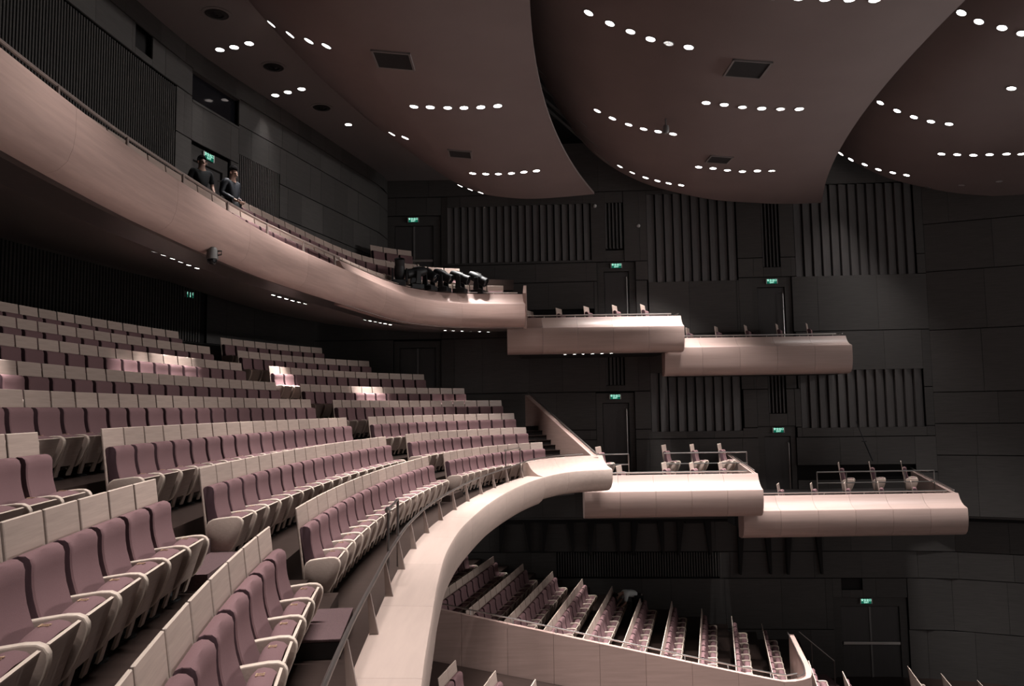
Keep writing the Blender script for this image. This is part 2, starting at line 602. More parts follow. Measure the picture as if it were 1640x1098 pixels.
# --- rear wall behind the balcony rows
o8 = Offset(8.45)
REAR_LO = []
for k in range(0, 140):
    l = -16 + k * 0.3
    x, y, p = o8.at(l)
    if y > 27.4:
        break
    REAR_LO.append((x, y, cos(p), -sin(p), l))
wall_rear_lower = tag(slab('wall_rear', [(p[0] - p[2] * .3, p[1] - p[3] * .3) for p in REAR_LO], [(p[0] - p[2] * .05, p[1] - p[3] * .05) for p in REAR_LO], 4.3, 4.0, M['back']), kind='structure')


def pt_rearlo(s):
    return path_at(REAR_LO, s)


a0, a1 = REAR_LO[0][4], REAR_LO[-1][4]
panelled(wall_rear_lower, pt_rearlo, [(0.6, 2.05, a0, a1), (2.07, 4.2, 16.2, a1)], [], M['wall'], seed=3, wmin=0.8, wmax=1.3)
fine_grille(wall_rear_lower, pt_rearlo, 2.0, 15.9, 2.07, 4.2, 0.11)

# --- near side wall and roof shell (outside the picture)
mb = MB()
mb.box(-12, 14, -9.3, -9.0, -9.5, 9.6)
tag(mb.build('wall_near', M['wall']), kind='structure')
mb = MB()
mb.box(-12, 28, -9.3, 29, 10.4, 10.6)
tag(mb.build('ceiling', M['void']), kind='structure')


# ------------------------------------------------------------------ ceiling
def arc(y):
    return 0.0126 * (y - 11) ** 2


PROF = [(0, 6.80), (-1.2, 6.78), (-2.4, 6.84), (-3.9, 7.0), (-5.6, 7.42), (-6.65, 7.88), (-7.5, 8.45), (-8.0, 8.95)]
PROF1 = [(0, 6.87), (-1.2, 6.78), (-2.2, 6.75), (-3.2, 6.85), (-3.65, 6.96), (-4.5, 7.33), (-5.3, 7.88), (-6.5, 8.85)]


def interp(prof, t):
    if t >= prof[0][0]:
        return prof[0][1]
    for a, b in zip(prof, prof[1:]):
        if t >= b[0]:
            k = (t - a[0]) / (b[0] - a[0])
            return a[1] + (b[1] - a[1]) * k
    return prof[-1][1]


def fine(prof, n=26):
    """smooth the section with Catmull-Rom"""
    P = [Vector(p) for p in prof]
    P = [P[0] * 2 - P[1]] + P + [P[-1] * 2 - P[-2]]
    out = []
    for i in range(1, len(P) - 2):
        a, b, c, d = P[i - 1:i + 3]
        for k in range(5):
            t = k / 5
            q = 0.5 * ((2 * b) + (c - a) * t + (2 * a - 5 * b + 4 * c - d) * t * t + (3 * b - a - 3 * c + d) * t ** 3)
            out.append((q.x, q.y))
    out.append(tuple(P[-2]))
    return out


CEIL = []


def cloud(name, c, prof, y0, y1, label, m):
    pf = fine(prof)
    rings = []
    ys = [y0 + (y1 - y0) * i / 48 for i in range(49)]
    for y in ys:
        e = c + arc(y)
        low = [(e + t, y, z) for t, z in pf]
        top = [(e + t, y, z + 0.07) for t, z in reversed(pf)]
        rings.append(low + top)
    o = MB().loft(rings).build(name, m, smooth=True)
    tag(o, kind='structure')
    CEIL.append((c, pf, y0, y1))
    return o


cloud('ceiling', 0.35, PROF1, -8.0, 24.75, '', M['ceil'])
cloud('ceiling', 7.75, PROF, -8.0, 26.0, '', M['ceil'])
cloud('ceiling', 15.85, PROF, -8.0, 25.6, '', M['ceil'])
yy = [-8 + 35.4 * i / 30 for i in range(31)]
left = [(-9.5, y) for y in yy]
right = [(0.35 + arc(y) - 5.55, y) for y in yy]
rc = slab('ceiling', left, right, 8.40, 0.2, M['ceil_dark'])
tag(rc, kind='structure')


def ceil_hit(u, v, idx):
    """where the sight line of a photographed lamp meets ceiling surface idx"""
    c, pf, y0, y1 = CEIL[idx]
    d = ray(u, v)
    t = 5.0
    f = lambda t: t * d.z - interp(pf, t * d.x - c - arc(t * d.y))
    while t < 40 and f(t) < 0:
        t += 0.05
    lo, hi = t - 0.05, t
    for _ in range(20):
        m = (lo + hi) / 2
        if f(m) < 0:
            lo = m
        else:
            hi = m
    p = d * lo
    g = lambda x, y: interp(pf, x - c - arc(y))
    n = Vector((g(p.x + .05, p.y) - g(p.x - .05, p.y), g(p.x, p.y + .05) - g(p.x, p.y - .05), -0.1)).normalized()
    return p, n


# trusses in the slot between the first two ceiling clouds
truss = thing('roof_truss', 'dark steel lattice truss inside the slot between the ceiling panels', 'truss')
prev = None
for i in range(12):
    y = 6 + i * 1.72
    x = 0.35 + arc(y)
    mb = MB()
    mb.cyl((x - 1.6, y - .6, 9.6), (x + 0.55, y + .5, 8.1), 0.045, n=6)
    mb.build('truss_strut', M['grey'], truss)
    if prev:
        mb = MB()
        mb.cyl(prev[0], (x + .35, y, 8.25), 0.04, n=6)
        mb.cyl(prev[1], (x + .35, y, 9.3), 0.04, n=6)
        mb.build('truss_chord', M['grey'], truss)
        mb = MB()
        mb.cyl(prev[0], (x + .35, y, 9.3), 0.03, n=6)
        mb.build('truss_brace', M['grey'], truss)
    prev = ((x + .35, y, 8.25), (x + .35, y, 9.3))

# ------------------------------------------------------------------ floors of the balcony
TOPS = [HTOP1 + RISE * n + (0, 0, 0, 0, 0, .07, .09, .10)[n] for n in range(8)]
SEAT_H = 1.0
FLOORS = [t - SEAT_H for t in TOPS]
FRONT_Z = FLOORS[0]


def strip(off):
    o = Offset(off)
    return [(x, min(y, 27.45)) for x, y in zip(o.x, o.y)]


IDX = [i for i in range(NS) if -11.5 < _s[i] < 16.55][::12]
floor = tag(link('floor', None), kind='structure')
for n in range(8):
    a, b = strip(n * DROW + 0.14 if n < 7 else 8.5), strip((n - 1) * DROW + 0.14 if n else -1.12)
    idx = IDX if n < 2 else [i for i in IDX if _s[i] < 17 - 0.2 * n]
    slab('terrace', [a[i] for i in idx], [b[i] for i in idx], FLOORS[n], 0.45, M['floor'], floor)

# aisle steps between the blocks (three risers to a row)
BLK = {  # row: (near block end, middle block start/end, far block start/end, seats)
    1: (-0.77, 0.47, 9.37, 10.55, 16.24), 2: (-0.66, 0.57, 9.79, 11.11, 17.45), 3: (-0.65, 0.61, 10.29, 11.56, 18.78), 4: (-0.62, -1.15, 10.87, 12.03, 20.04),
    5: (-0.6, 0.5, 11.39, 12.57, 20.28), 6: (-0.6, 0.5, 11.86, 13.11, 20.29), 7: (-0.6, 0.5, 12.38, 13.56, 19.57), 8: (-0.6, 0.5, 12.85, 14.58, 19.12)}
ROWC = [Offset(n * DROW) for n in range(8)]


def aisle_steps(off0, l0, l1, n):
    """two intermediate treads up to row n+1"""
    for k in (1, 2):
        o = Offset(n * DROW + 0.14 - 0.30 * (3 - k))
        x0, y0, p = o.at(l0)
        x1, y1, q = o.at(l1)
        z1 = FLOORS[n] + (FLOORS[n + 1] - FLOORS[n]) * k / 3
        d = Vector((-cos(p), sin(p))) * 0.30 * (3 - k)
        MB().quadbox([(x0, y0, FLOORS[n] - .1), (x1, y1, FLOORS[n] - .1), (x1 + d.x, y1 + d.y, FLOORS[n] - .1), (x0 + d.x, y0 + d.y, FLOORS[n] - .1),
                      (x0, y0, z1), (x1, y1, z1), (x1 + d.x, y1 + d.y, z1), (x0 + d.x, y0 + d.y, z1)]).build('aisle_tread', M['carpet'] if n else M['floor'], floor)


for n in range(7):
    b = BLK[n + 1]
    aisle_steps(0, b[0] + .05, b[1] - .05, n)
    aisle_steps(0, b[2] + .05, b[3] - .05, n)

# ------------------------------------------------------------------ floors of the stalls
TER = [(k, -0.71 + 0.948 * k, -4.71 - 0.248 * k) for k in range(-2, 10)]     # far end of each row: x at y=25.6, board top
SLOPE = 0.255
floor_st = tag(link('floor', None), kind='structure')
for k, x, z in TER:
    f = lambda y, dx: (x + dx + (y - 25.6) * SLOPE, y)
    ysx = [18.9, 22, 25, 27.9]
    slab('terrace', [f(y, -.1) for y in ysx], [f(y, .848 + (0.5 if k == 9 else 0)) for y in ysx], z - SEAT_H, 0.8, M['floor'], floor_st)
mb = MB()
mb.box(-11, 27, 12.0, 28.2, -9.6, -9.2)
tag(mb.build('floor', M['floor']), kind='structure')
mb = MB()
mb.quadbox([(-8, -8, -7), (12, -8, -10), (12, 18.7, -10), (-8, 18.7, -7), (-8, -8, -4.6), (12, -8, -8.6), (12, 18.7, -8.6), (-8, 18.7, -4.6)])
tag(mb.build('floor', M['floor']), kind='structure')

# ================================================================== PARAPETS
def face(F):
    return [(0.0, 0.0), (0.015, -0.03), (0.018, -.4 * F), (-0.005, -.62 * F), (-0.06, -.82 * F), (-0.16, -.95 * F), (-0.30, -F), (-0.56, -F)]


def shoulder(H):
    return [(-.56, H), (-.44, H), (-.41, H * .86), (-.36, H * .60), (-.28, H * .36), (-.17, H * .15), (-.06, .02)]


def low_ledge(F):
    return [(-.46, -F + .1), (-.46, .012), (-.44, .022), (-.03, .005)] + face(F)[0:6] + [(-.30, -F)]


def parapet(name, label, path, prof, z, s0, s1, seg, m, offs=0.0, gap=0.0015):
    t = thing(name, label, 'parapet')
    s = s0
    n = max(1, round((s1 - s0) / seg))
    w = (s1 - s0) / n
    for k in range(n):
        mb = MB()
        sweep(mb, path, prof, z, s0 + k * w + gap, s0 + (k + 1) * w - gap, 0.2)
        mb.build('veneer_panel', m, t, smooth=True)
    return t


LZ = -1.72
LOWC = smooth_path([(0.45, -4), (0.18, -1.5), (-0.12, 1), (-0.42, 3.2), (-0.60, 5.05), (-0.70, 6.6), (-0.79, 8.2), (-0.83, 10.0), (-0.72, 12.26), (-0.28, 15.67), (0.52, 19.1), (1.50, 21.25), (2.75, 22.05)], 0.15)
s_arm = near_s(LOWC, 0.72, 19.85)
parapet('balcony_parapet', 'pale curved wooden balcony front with low flat ledge sweeping round the hall', LOWC, low_ledge(.70), LZ, 0, s_arm, 1.9, M['ledge'])
parapet('balcony_parapet', 'raised wooden end of the curved balcony front beside the stairs', LOWC, shoulder(.36) + face(.62), LZ, s_arm, LOWC[-1][4], 1.6, M['ledge'])
UZ = 3.2
UPC = smooth_path([(-3.2, -5), (-3.75, 0), (-4.15, 3.5), (-4.42, 6.6), (-4.54, 8.6), (-4.56, 10.3), (-4.40, 13.56), (-4.12, 15.58), (-3.66, 18.0), (-3.05, 21.0), (-2.46, 22.5), (-1.5, 23.4), (0.42, 23.75)], 0.15)
u_arm = near_s(UPC, -3.61, 18.13)
parapet('upper_parapet', 'long curved wooden front of the upper balcony without a shoulder', UPC, low_ledge(.72), UZ, 0, u_arm, 2.6, M['parapet'])
parapet('upper_parapet', 'far end of the upper balcony front, below the black stage lights', UPC, shoulder(.36) + face(.70), UZ, u_arm, UPC[-1][4], 2.2, M['parapet'])


def box_path(x0, x1, y):
    return [(x0 + (x1 - x0) * i / 20, y, 0.0, -1.0, (x1 - x0) * i / 20) for i in range(21)]


def side_box(label, x0, x1, yf, za, H, F, nseg, rear_rise, zfloor, zrear, skew=0.05, outer=False):
    t = thing('side_box', label, 'balcony box')
    P = box_path(x0, x1, yf)
    w = (x1 - x0) / nseg
    for k in range(nseg):
        mb = MB()
        sweep(mb, P, shoulder(H) + face(F), za, k * w + .003, (k + 1) * w - .003, 1.0)
        mb.build('veneer_panel', M['boxwood'], t, smooth=True)
    yb = wall_y((x0 + x1) / 2) - .05
    mb = MB()
    mb.box(x0 + .46, x1 - (.02 if outer else .46), yf + .57, yb, za - F + .01, zfloor)
    mb.build('floor_slab', M['void'], t)
    mb = MB()
    mb.box(x0 + .5, x1 - .15, (yf + .5) * .45 + yb * .55, yb, zfloor - .02, zrear)
    mb.build('rear_platform', M['riser'], t)
    for x, s in ((x1, 1), (x0, -1)):
        a, b = yf + .57, wall_y(x) - .06
        z0, z1 = za + H, za + H + rear_rise
        zb = za - F + .01 if s > 0 and outer else za - .25
        if s < 0:
            x = x + .46
        xx = x + (skew if s > 0 else .12) * (b - a)
        th = -.11 * s
        mb = MB()
        mb.quadbox([(x, a, zb), (x + th, a, zb), (xx + th, b, zb), (xx, b, zb), (x, a, z0), (x + th, a, z0), (xx + th, b, z1), (xx, b, z1)])
        mb.build('end_wall', M['boxwood'], t, bevel=.006)
    mb = MB()
    mb.tube([(x0 + .1, yf + .5, za + H + .07), (x1 - .3, yf + .5, za + H + .07)], .022)
    n = int((x1 - x0) / 1.1)
    for i in range(n + 1):
        x = x0 + .2 + (x1 - x0 - .6) * i / n
        mb.cyl((x, yf + .5, za + H - .01), (x, yf + .5, za + H + .07), .012, n=6)
    mb.build('front_rail', M['steel'], t, smooth=True)
    mb = MB()
    mb.tube([(x1 - .06, yf + .55, za + H + .08), (x1 + skew * (yb - yf) - .08, yb - .1, za + H + rear_rise + .08)], .02)
    mb.build('side_rail', M['steel'], t, smooth=True)
    return t


side_box('lower side box nearest the curved balcony, with a steel guard rail inside', 2.0, 7.12, 22.6, -2.41, .42, .78, 5, .38, -2.64, -2.18)
side_box('lower side box nearest the stage, lowest and farthest right of the boxes', 6.7, 13.27, 23.2, -3.09, .38, .82, 6, .45, -3.37, -2.84, outer=True)
side_box('upper side box directly beside the end of the upper balcony', -0.15, 5.42, 24.4, 2.52, .37, .80, 5, .10, 2.33, 2.36)
side_box('upper side box nearest the stage, farther right of the upper pair', 4.9, 10.92, 25.0, 1.88, .34, .90, 5, .10, 1.68, 1.71, outer=True)


def guard(label, a, b, ztop, zmid, zfoot, nposts, cross=None):
    t = thing('guard_rail', label, 'railing')
    mb = MB()
    mb.tube([(a[0], a[1], ztop), (b[0], b[1], ztop)], .022)
    mb.build('top_rail', M['steel'], t, smooth=True)
    mb = MB()
    mb.tube([(a[0], a[1], zmid), (b[0], b[1], zmid)], .018)
    mb.build('mid_rail', M['steel'], t, smooth=True)
    for i in range(nposts):
        k = i / (nposts - 1)
        x, y = a[0] + (b[0] - a[0]) * k, a[1] + (b[1] - a[1]) * k
        mb = MB()
        mb.cyl((x, y, zfoot), (x, y, ztop), .018, n=6)
        mb.build('post', M['steel'], t)
    return t


guard('two-bar steel guard rail before the rear seats of the left lower box', (4.67, 24.5), (7.25, 24.5), -1.45, -1.78, -2.2, 4)
guard('short two-bar steel guard rail at the left end of the lower box', (2.45, 24.0), (3.5, 24.0), -1.43, -1.74, -2.65, 2)
guard('two-bar steel guard rail before the rear seats of the right lower box', (9.52, 24.8), (13.2, 24.8), -2.13, -2.47, -2.86, 5)

# ------------------------------------------------------------------ soffit under the upper balcony
U_S = [UPC[-1][4] * i / 60 for i in range(61)]
left, mid, right, zz = [], [], [], []
for s in U_S:
    x, y, nx, ny = path_at(UPC, s)
    bx, by = x - nx * .3, y - ny * .3
    k = max(0, min(1, (y - 19) / 4.2))
    d1m, d2m = 2.4 - .4 * k, 5.9 - 2.0 * k
    zm, z1 = 3.15 - .53 * k, 3.66 - .94 * k
    row = []
    for d in (d1m, d2m):
        tx, ty = bx - nx * d, by - ny * d
        if ty > 27.5:
            q = (27.5 - by) / (ty - by)
            tx, ty = bx + (tx - bx) * q, 27.5
        row.append((tx, ty))
    mid.append(row[0])
    left.append(row[1])
    right.append((bx, by))
    zz.append((z1, zm, UZ - .715))
mb = MB()
rings = []
for a, c, b, (za_, zc_, zb_) in zip(left, mid, right, zz):
    rings.append([(a[0], a[1], za_), (c[0], c[1], zc_), (b[0], b[1], zb_), (b[0], b[1], zb_ + .2), (c[0], c[1], zc_ + .2), (a[0], a[1], za_ + .2)])
mb.loft(rings)
tag(mb.build('ceiling', M['soffit'], smooth=True), kind='structure')
SOFF = (left, mid, right, zz)
# underside that closes the corner behind the last stretch to the rear wall
mb = MB()
mb.quadbox([(-12, -8, 3.67), (-9.2, -8, 3.67), (-6.2, 27.5, 3.67), (-12, 27.5, 3.67), (-12, -8, 3.8), (-9.2, -8, 3.8), (-6.2, 27.5, 3.8), (-12, 27.5, 3.8)])
tag(mb.build('ceiling', M['soffit']), kind='structure')

# ------------------------------------------------------------------ floors of the upper balcony
U_TOPS = [3.90, 4.60, 5.28]
U_OFF = [0.95, 1.9, 2.85]
floor_u = tag(link('floor', None), kind='structure')


def ustrip(off):
    out = []
    for s in U_S:
        x, y, nx, ny = path_at(UPC, s)
        px, py = x - nx * off, y - ny * off
        out.append((px, min(py, 27.4)))
    return out


def rear_limit(p):
    return p


edges_ = [0.46, U_OFF[0] + .12, U_OFF[1] + .12, U_OFF[2] + .12, 3.45]
for k, z in enumerate([U_TOPS[0] - SEAT_H, U_TOPS[1] - SEAT_H, U_TOPS[2] - SEAT_H, U_TOPS[2] - SEAT_H + .1]):
    slab('terrace', ustrip(edges_[k + 1]), ustrip(edges_[k]), z, .35, M['floor'], floor_u)

# wing wall with handrail along the far stairs
ww = thing('wing_wall', 'sloping wooden wing wall with lit top and handrail beside the far stairs', 'wall')
a, b = Vector((2.25, 22.25, -1.40)), Vector((0.42, 26.9, 0.46))
d = Vector((b.x - a.x, b.y - a.y, 0)).normalized()
nn = Vector((d.y, -d.x, 0)) * .16
mb = MB()
mb.quadbox([(a.x, a.y, -2.15), (a.x + nn.x, a.y + nn.y, -2.15), (b.x + nn.x, b.y + nn.y, -2.15), (b.x, b.y, -2.15), a, a + nn, b + nn, b])
mb.build('wing_panel', M['parapet'], ww, bevel=.006)
mb = MB()
h = Vector((0, 0, .09))
mb.tube([a + nn * .7 + h, b + nn * .7 + h], .02)
for k in (.08, .35, .65, .92):
    p = a.lerp(b, k) + nn * .7
    mb.cyl(p, p + h, .01, n=6)
mb.build('handrail', M['steel'], ww, smooth=True)
# stairs between the far block and the wing wall
st = thing('stair_flight', 'dark narrow steps climbing between the far seats and the wing wall', 'stairs')
p0 = Vector((0.98, 23.05, 0))
dd = Vector((-1.24, 2.83, 0)).normalized()
ac = Vector((dd.y, -dd.x, 0))
for k in range(10):
    z = FRONT_Z + .1423 * (k + 1)
    q = p0 + dd * (.335 * k - .35)
    q1 = q + dd * .36
    wdt = 1.45 + .0 * k
    mb = MB()
    r = [q, q + ac * wdt, q1 + ac * wdt, q1]
    mb.m = 0
    mb.quadbox([(v.x, v.y, z - .5) for v in r] + [(v.x, v.y, z - .02) for v in r])
    mb.build('riser', M['riser'], st)
    mb = MB()
    r = [q - dd * .02, q + ac * wdt - dd * .02, q1 + ac * wdt, q1]
    mb.quadbox([(v.x, v.y, z - .02) for v in r] + [(v.x, v.y, z) for v in r])
    mb.build('tread', M['floor'], st)
    if k % 3 == 1:
        mb = MB()
        c = q + ac * .2 - dd * .025
        mb.box(c.x, c.x + .1, c.y - .012, c.y, z - .09, z - .045)
        mb.build('step_light', M['white'], st)

# terrace wall of the stalls
TW = smooth_path([(-4.5, 18.75), (-1.8, 18.8), (2, 18.8), (5.6, 18.82), (6.75, 19.05), (7.15, 19.7), (7.6, 21.5), (8.1, 23.6)], 0.1)
tw = thing('terrace_wall', 'long wooden wall below the slanting rows of stalls seats', 'wall')


def tw_z(x, y):
    return -4.66 - (min(x, 6.3) + 1.81) * .2215 - max(0, y - 19.0) * .06


S = 0
L = TW[-1][4]
n = int(L / 1.02)
for k in range(n):
    a, b = k * L / n + .003, (k + 1) * L / n - .003
    rings = []
    for j in range(5):
        x, y, nx, ny = path_at(TW, a + (b - a) * j / 4)
        z = tw_z(x, y)
        rings.append([(x + nx * .05, y + ny * .05, -9.6), (x + nx * .05, y + ny * .05, z), (x - nx * .09, y - ny * .09, z), (x - nx * .09, y - ny * .09, -9.6)])
    MB().loft(rings).build('veneer_panel', M['parapet'], tw)
mb = MB()
mb.tube([(p[0], p[1] + .12, tw_z(p[0], p[1]) + .10) for p in TW[::3] if p[1] < 19.0], .018)
for p in TW[4::10]:
    if p[1] < 19.0:
        mb.cyl((p[0], p[1] + .02, tw_z(p[0], p[1]) - .05), (p[0], p[1] + .12, tw_z(p[0], p[1]) + .10), .012, n=6)
mb.build('handrail', M['steel'], tw, smooth=True)
mb = MB()
mb.tube([(p[0] - .12, p[1], tw_z(p[0], p[1]) + .06) for p in TW if p[1] > 19.0], .018)
mb.build('handrail', M['rail_dark'], tw, smooth=True)
# stair rail by the stage door
t = thing('stair_rail', 'thin dark stair handrail descending in front of the stage door', 'railing')
pa, pb = at_y(1279, 1011, 24.6), at_y(1336, 1058, 24.6)
mb = MB()
mb.tube([pa, pb], .02)
mb.build('handrail', M['rail_dark'], t, smooth=True)
for k in (.36, 1.0):
    p = pa.lerp(pb, k)
    mb = MB()
    mb.cyl(p, p - Vector((0, 0, .95)), .016, n=6)
    mb.build('post', M['rail_dark'], t)
mb = MB()
mb.box(pb.x - .75, pb.x + .12, 24.3, 25.6, -8.95, -8.55)
mb.build('landing', M['carpet'], t)


# ================================================================== DOORS AND SIGNS
def make_door(n, pt, outer, leaf, ztop_leaf, zbot, double=False, bar=False):
    d = tag(link('door_%d' % n, None), kind='structure')
    s0, s1, z0, z1 = outer
    a, b = leaf
    mb = MB()
    frame_box(mb, pt, s0 + .01, a, z0, z1 - .01, -.16, -.05)
    frame_box(mb, pt, b, s1 - .01, z0, z1 - .01, -.16, -.05)
    frame_box(mb, pt, a, b, ztop_leaf, z1 - .01, -.16, -.05)
    mb.build('door_surround', M['wall'], d)
    if double:
        m = (a + b) / 2
        for p, q in ((a + .015, m - .012), (m + .012, b - .015)):
            mb = MB()
            frame_box(mb, pt, p, q, zbot, ztop_leaf - .02, -.16, -.10)
            mb.build('door_leaf', M['door'], d, bevel=.004)
        mb = MB()
        frame_box(mb, pt, m - .03, m + .03, zbot, ztop_leaf - .02, -.10, -.075)
        mb.build('meeting_strip', M['grey'], d)
        if bar:
            mb = MB()
            frame_box(mb, pt, a + .03, b - .03, bar - .045, bar + .045, -.09, -.02)
            o = mb.build('panic_bar', M['steel'], d, bevel=.008)
    else:
        mb = MB()
        frame_box(mb, pt, a + .015, b - .015, zbot, ztop_leaf - .02, -.16, -.11)
        mb.build('door_leaf', M['door'], d, bevel=.004)
        x, y, nx, ny = pt(b - .09)
        mb = MB()
        mb.tube([(x + nx * -.11, y + ny * -.11, ztop_leaf - .22), (x, y, ztop_leaf - .22), (x, y, ztop_leaf - .24), (x, y, zbot + .35)], .016)
        mb.build('pull_handle', M['steel'], d, smooth=True)
    return d


make_door(1, pt_far, DOORS_UP[0], (3.27, 4.14), 4.76, 2.3)
make_door(2, pt_far, DOORS_UP[1], (8.53, 9.47), 4.07, 1.6)
make_door(3, pt_far, DOORS_UP[2], (-4.16, -2.76), 6.6, 4.25, True, 5.32)
make_door(4, pt_far, DOORS_LO[0], (3.11, 4.02), 0.15, -2.2)
make_door(5, pt_far, DOORS_LO[1], (8.57, 9.45), -1.07, -3.3)
make_door(6, pt_far, DOORS_LO[2], (-4.0, -2.7), 2.2, 0.1, True)
make_door(7, pt_farlow, low_holes[1], (11.02, 12.95), -6.86, -9.2, True, -8.08)
make_door(8, pt_rear, d1, (d1[0] + .2, d1[1] - .2), 5.72, 3.7)


def text_mesh(body, size):
    c = bpy.data.curves.new('t', 'FONT')
    c.body = body
    c.size = size
    c.align_x = 'CENTER'
    c.align_y = 'CENTER'
    o = bpy.data.objects.new('t', c)
    COL.objects.link(o)
    dg = bpy.context.evaluated_depsgraph_get()
    me = bpy.data.meshes.new_from_object(o.evaluated_get(dg))
    bpy.data.objects.remove(o)
    return me


TX1 = text_mesh('安全出口', 0.086)
TX2 = text_mesh('EXIT', 0.075)
for me in (TX1, TX2):
    me.materials.clear()
    me.materials.append(M['signwhite'])
SIGN = None


def exit_sign(loc, rz, label):
    """front faces local -y"""
    t = thing('exit_sign', label, 'exit sign', loc, rz, 'green exit signs')
    mb = MB()
    mb.box(-.19, .19, -.012, .03, -.088, .088)
    mb.build('housing', M['black'], t, bevel=.006)
    for e in (-1, 1):
        MB().box(e * .185 - .012, e * .185 + .012, -.03, .0, -.085, .085).build('end_cap', M['white'], t)
    mb = MB()
    mb.box(-.165, .165, -.026, -.012, -.078, .078)
    mb.build('lit_panel', M['green'], t)
    for me, z in ((TX1, .032), (TX2, -.042)):
        o = link('lettering', me, t, (0, -.030, z))
        o.rotation_euler = (pi / 2, 0, 0)
    return t


def sign_on(pt, s, z, label):
    x, y, nx, ny = pt(s)
    exit_sign((x + nx * -.01, y + ny * -.01, z), atan2(nx, -ny), label)


sign_on(pt_far, 3.71, 4.95, 'green exit sign over the upper side door left of the slatted bays')
sign_on(pt_far, 9.03, 4.26, 'green exit sign over the upper side door nearer the stage')
sign_on(pt_far, -3.48, 6.80, 'green exit sign over the upper double door behind the stage lights')
sign_on(pt_far, 3.55, 0.36, 'green exit sign over the lower side door behind the left box')
sign_on(pt_far, 9.04, -0.86, 'green exit sign over the lower side door behind the right box')
p = at_y(657, 537, 27.4)
sign_on(pt_far, p.x, p.z, 'green exit sign in the dark beneath the upper balcony, far side')
sign_on(pt_farlow, 11.85, -6.68, 'green exit sign above the double stage door at lower right')
sign_on(pt_rear, (d1[0] + d1[1]) / 2 - .05, 5.92, 'green exit sign over the rear door behind the standing people')
x, y, nx, ny = path_at(REAR_LO, near_s(REAR_LO, -8.6, 22.6))
sign_on(pt_rearlo, near_s(REAR_LO, -8.75, 22.3), 3.42, 'tiny green exit sign on the rear wall behind the last balcony rows')

# ================================================================== SEATS
def edge_mats(me, test):
    for p in me.polygons:
        if test(p.normal, p.center):
            p.material_index = 1


mb = MB()
mb.quadbox([(.112, -.257, .08), (.132, -.257, .08), (.132, .257, .08), (.112, .257, .08), (0, -.257, 1.0), (.02, -.257, 1.0), (.02, .257, 1.0), (0, .257, 1.0)])
BOARD = mb.mesh('backboard', [M['board'], M['edge']], bevel=.005, seg=1)
edge_mats(BOARD, lambda n, c: n.z > .6)
BACKP = [(.04, .765), (.055, .795), (.09, .81), (.125, .806), (.148, .788), (.160, .752), (.160, .70), (.164, .64), (.175, .575), (.196, .50), (.226, .42), (.262, .34), (.275, .29), (.22, .26), (.15, .27), (.11, .40), (.075, .60)]
mb = MB()
rings = []
for y, k, dx in ((-.232, .92, -.012), (-.228, .98, 0), (-.215, 1, .008), (-.18, 1, .004), (-.10, 1, -.012), (0, 1, -.018), (.10, 1, -.012), (.18, 1, .004), (.215, 1, .008), (.228, .98, 0), (.232, .92, -.012)):
    cxm, czm = .12, .55
    rings.append([(cxm + (x - cxm) * k + (dx if x > .13 else 0), y, czm + (z - czm) * (.985 if k < .95 else 1)) for x, z in BACKP])
mb.loft(rings)
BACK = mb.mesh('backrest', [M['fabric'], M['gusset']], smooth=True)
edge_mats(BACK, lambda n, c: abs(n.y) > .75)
mb = MB()
CUSH = [(.265, .34), (.268, .41), (.282, .452), (.312, .478), (.350, .484), (.395, .474), (.424, .450), (.40, .38), (.34, .22), (.31, .18), (.275, .24)]
rings = []
for y, k in ((-.222, .88), (-.214, .96), (-.19, .99), (-.10, 1), (0, 1), (.10, 1), (.19, .99), (.214, .96), (.222, .88)):
    rings.append([(.335 + (x - .335) * k, y, .34 + (z - .34) * k + (.024 * (1 - (y / .222) ** 2) if z > .3 else 0)) for x, z in CUSH])
mb.loft(rings)
CUSHION = mb.mesh('cushion', M['fabric'], smooth=True)
mb = MB()
d0 = Vector((.436, 0, .474))
d1_ = Vector((.31, 0, .06))
dn = (d1_ - d0).normalized()
nrm = Vector((-dn.z, 0, dn.x))
out2 = [(-.218, 0), (.218, 0), (.185, .450), (.10, .450), (.108, .33), (-.108, .33), (-.10, .450), (-.185, .450)]
r0 = [d0 + dn * t + Vector((0, y, 0)) for y, t in out2]
mb.loft([r0, [p + nrm * .018 for p in r0]])
PAN = mb.mesh('seat_pan', [M['board'], M['edge']])
edge_mats(PAN, lambda n, c: abs(n.dot(nrm)) < .6)
ARMP = [(.105, .37), (.110, .415), (.128, .448), (.165, .472), (.23, .482), (.36, .496), (.42, .494), (.456, .478), (.476, .446), (.478, .408), (.462, .345), (.42, .24), (.375, .165), (.335, .13), (.28, .118), (.18, .118), (.13, .135), (.108, .18)]
mb = MB()
mb.prism(ARMP, -.029, .029)
ARM = mb.mesh('armrest', [M['board'], M['edge']], smooth=True, bevel=.011, seg=2)
edge_mats(ARM, lambda n, c: abs(n.y) < .93)
mb = MB()
mb.lathe((.21, 0, 0), [(.0, .0), (.115, .0), (.115, .014), (.06, .03), (.046, .05), (.044, .20), (.0, .20)], 14)
mb.box(.17, .29, -.20, .20, .14, .20)
PED = mb.mesh('pedestal', M['black'], smooth=True)
mb = MB()
for y in (-.014, .012):
    mb.box(.325, .375, y - .004, y + .004, .5065, .5105)
    mb.box(.325, .333, y - .012, y + .012, .5065, .5105)
mb.box(.367, .375, .004, .024, .5065, .5105)
NUM = mb.mesh('number_plate', M['gold'])

NSEAT = 0


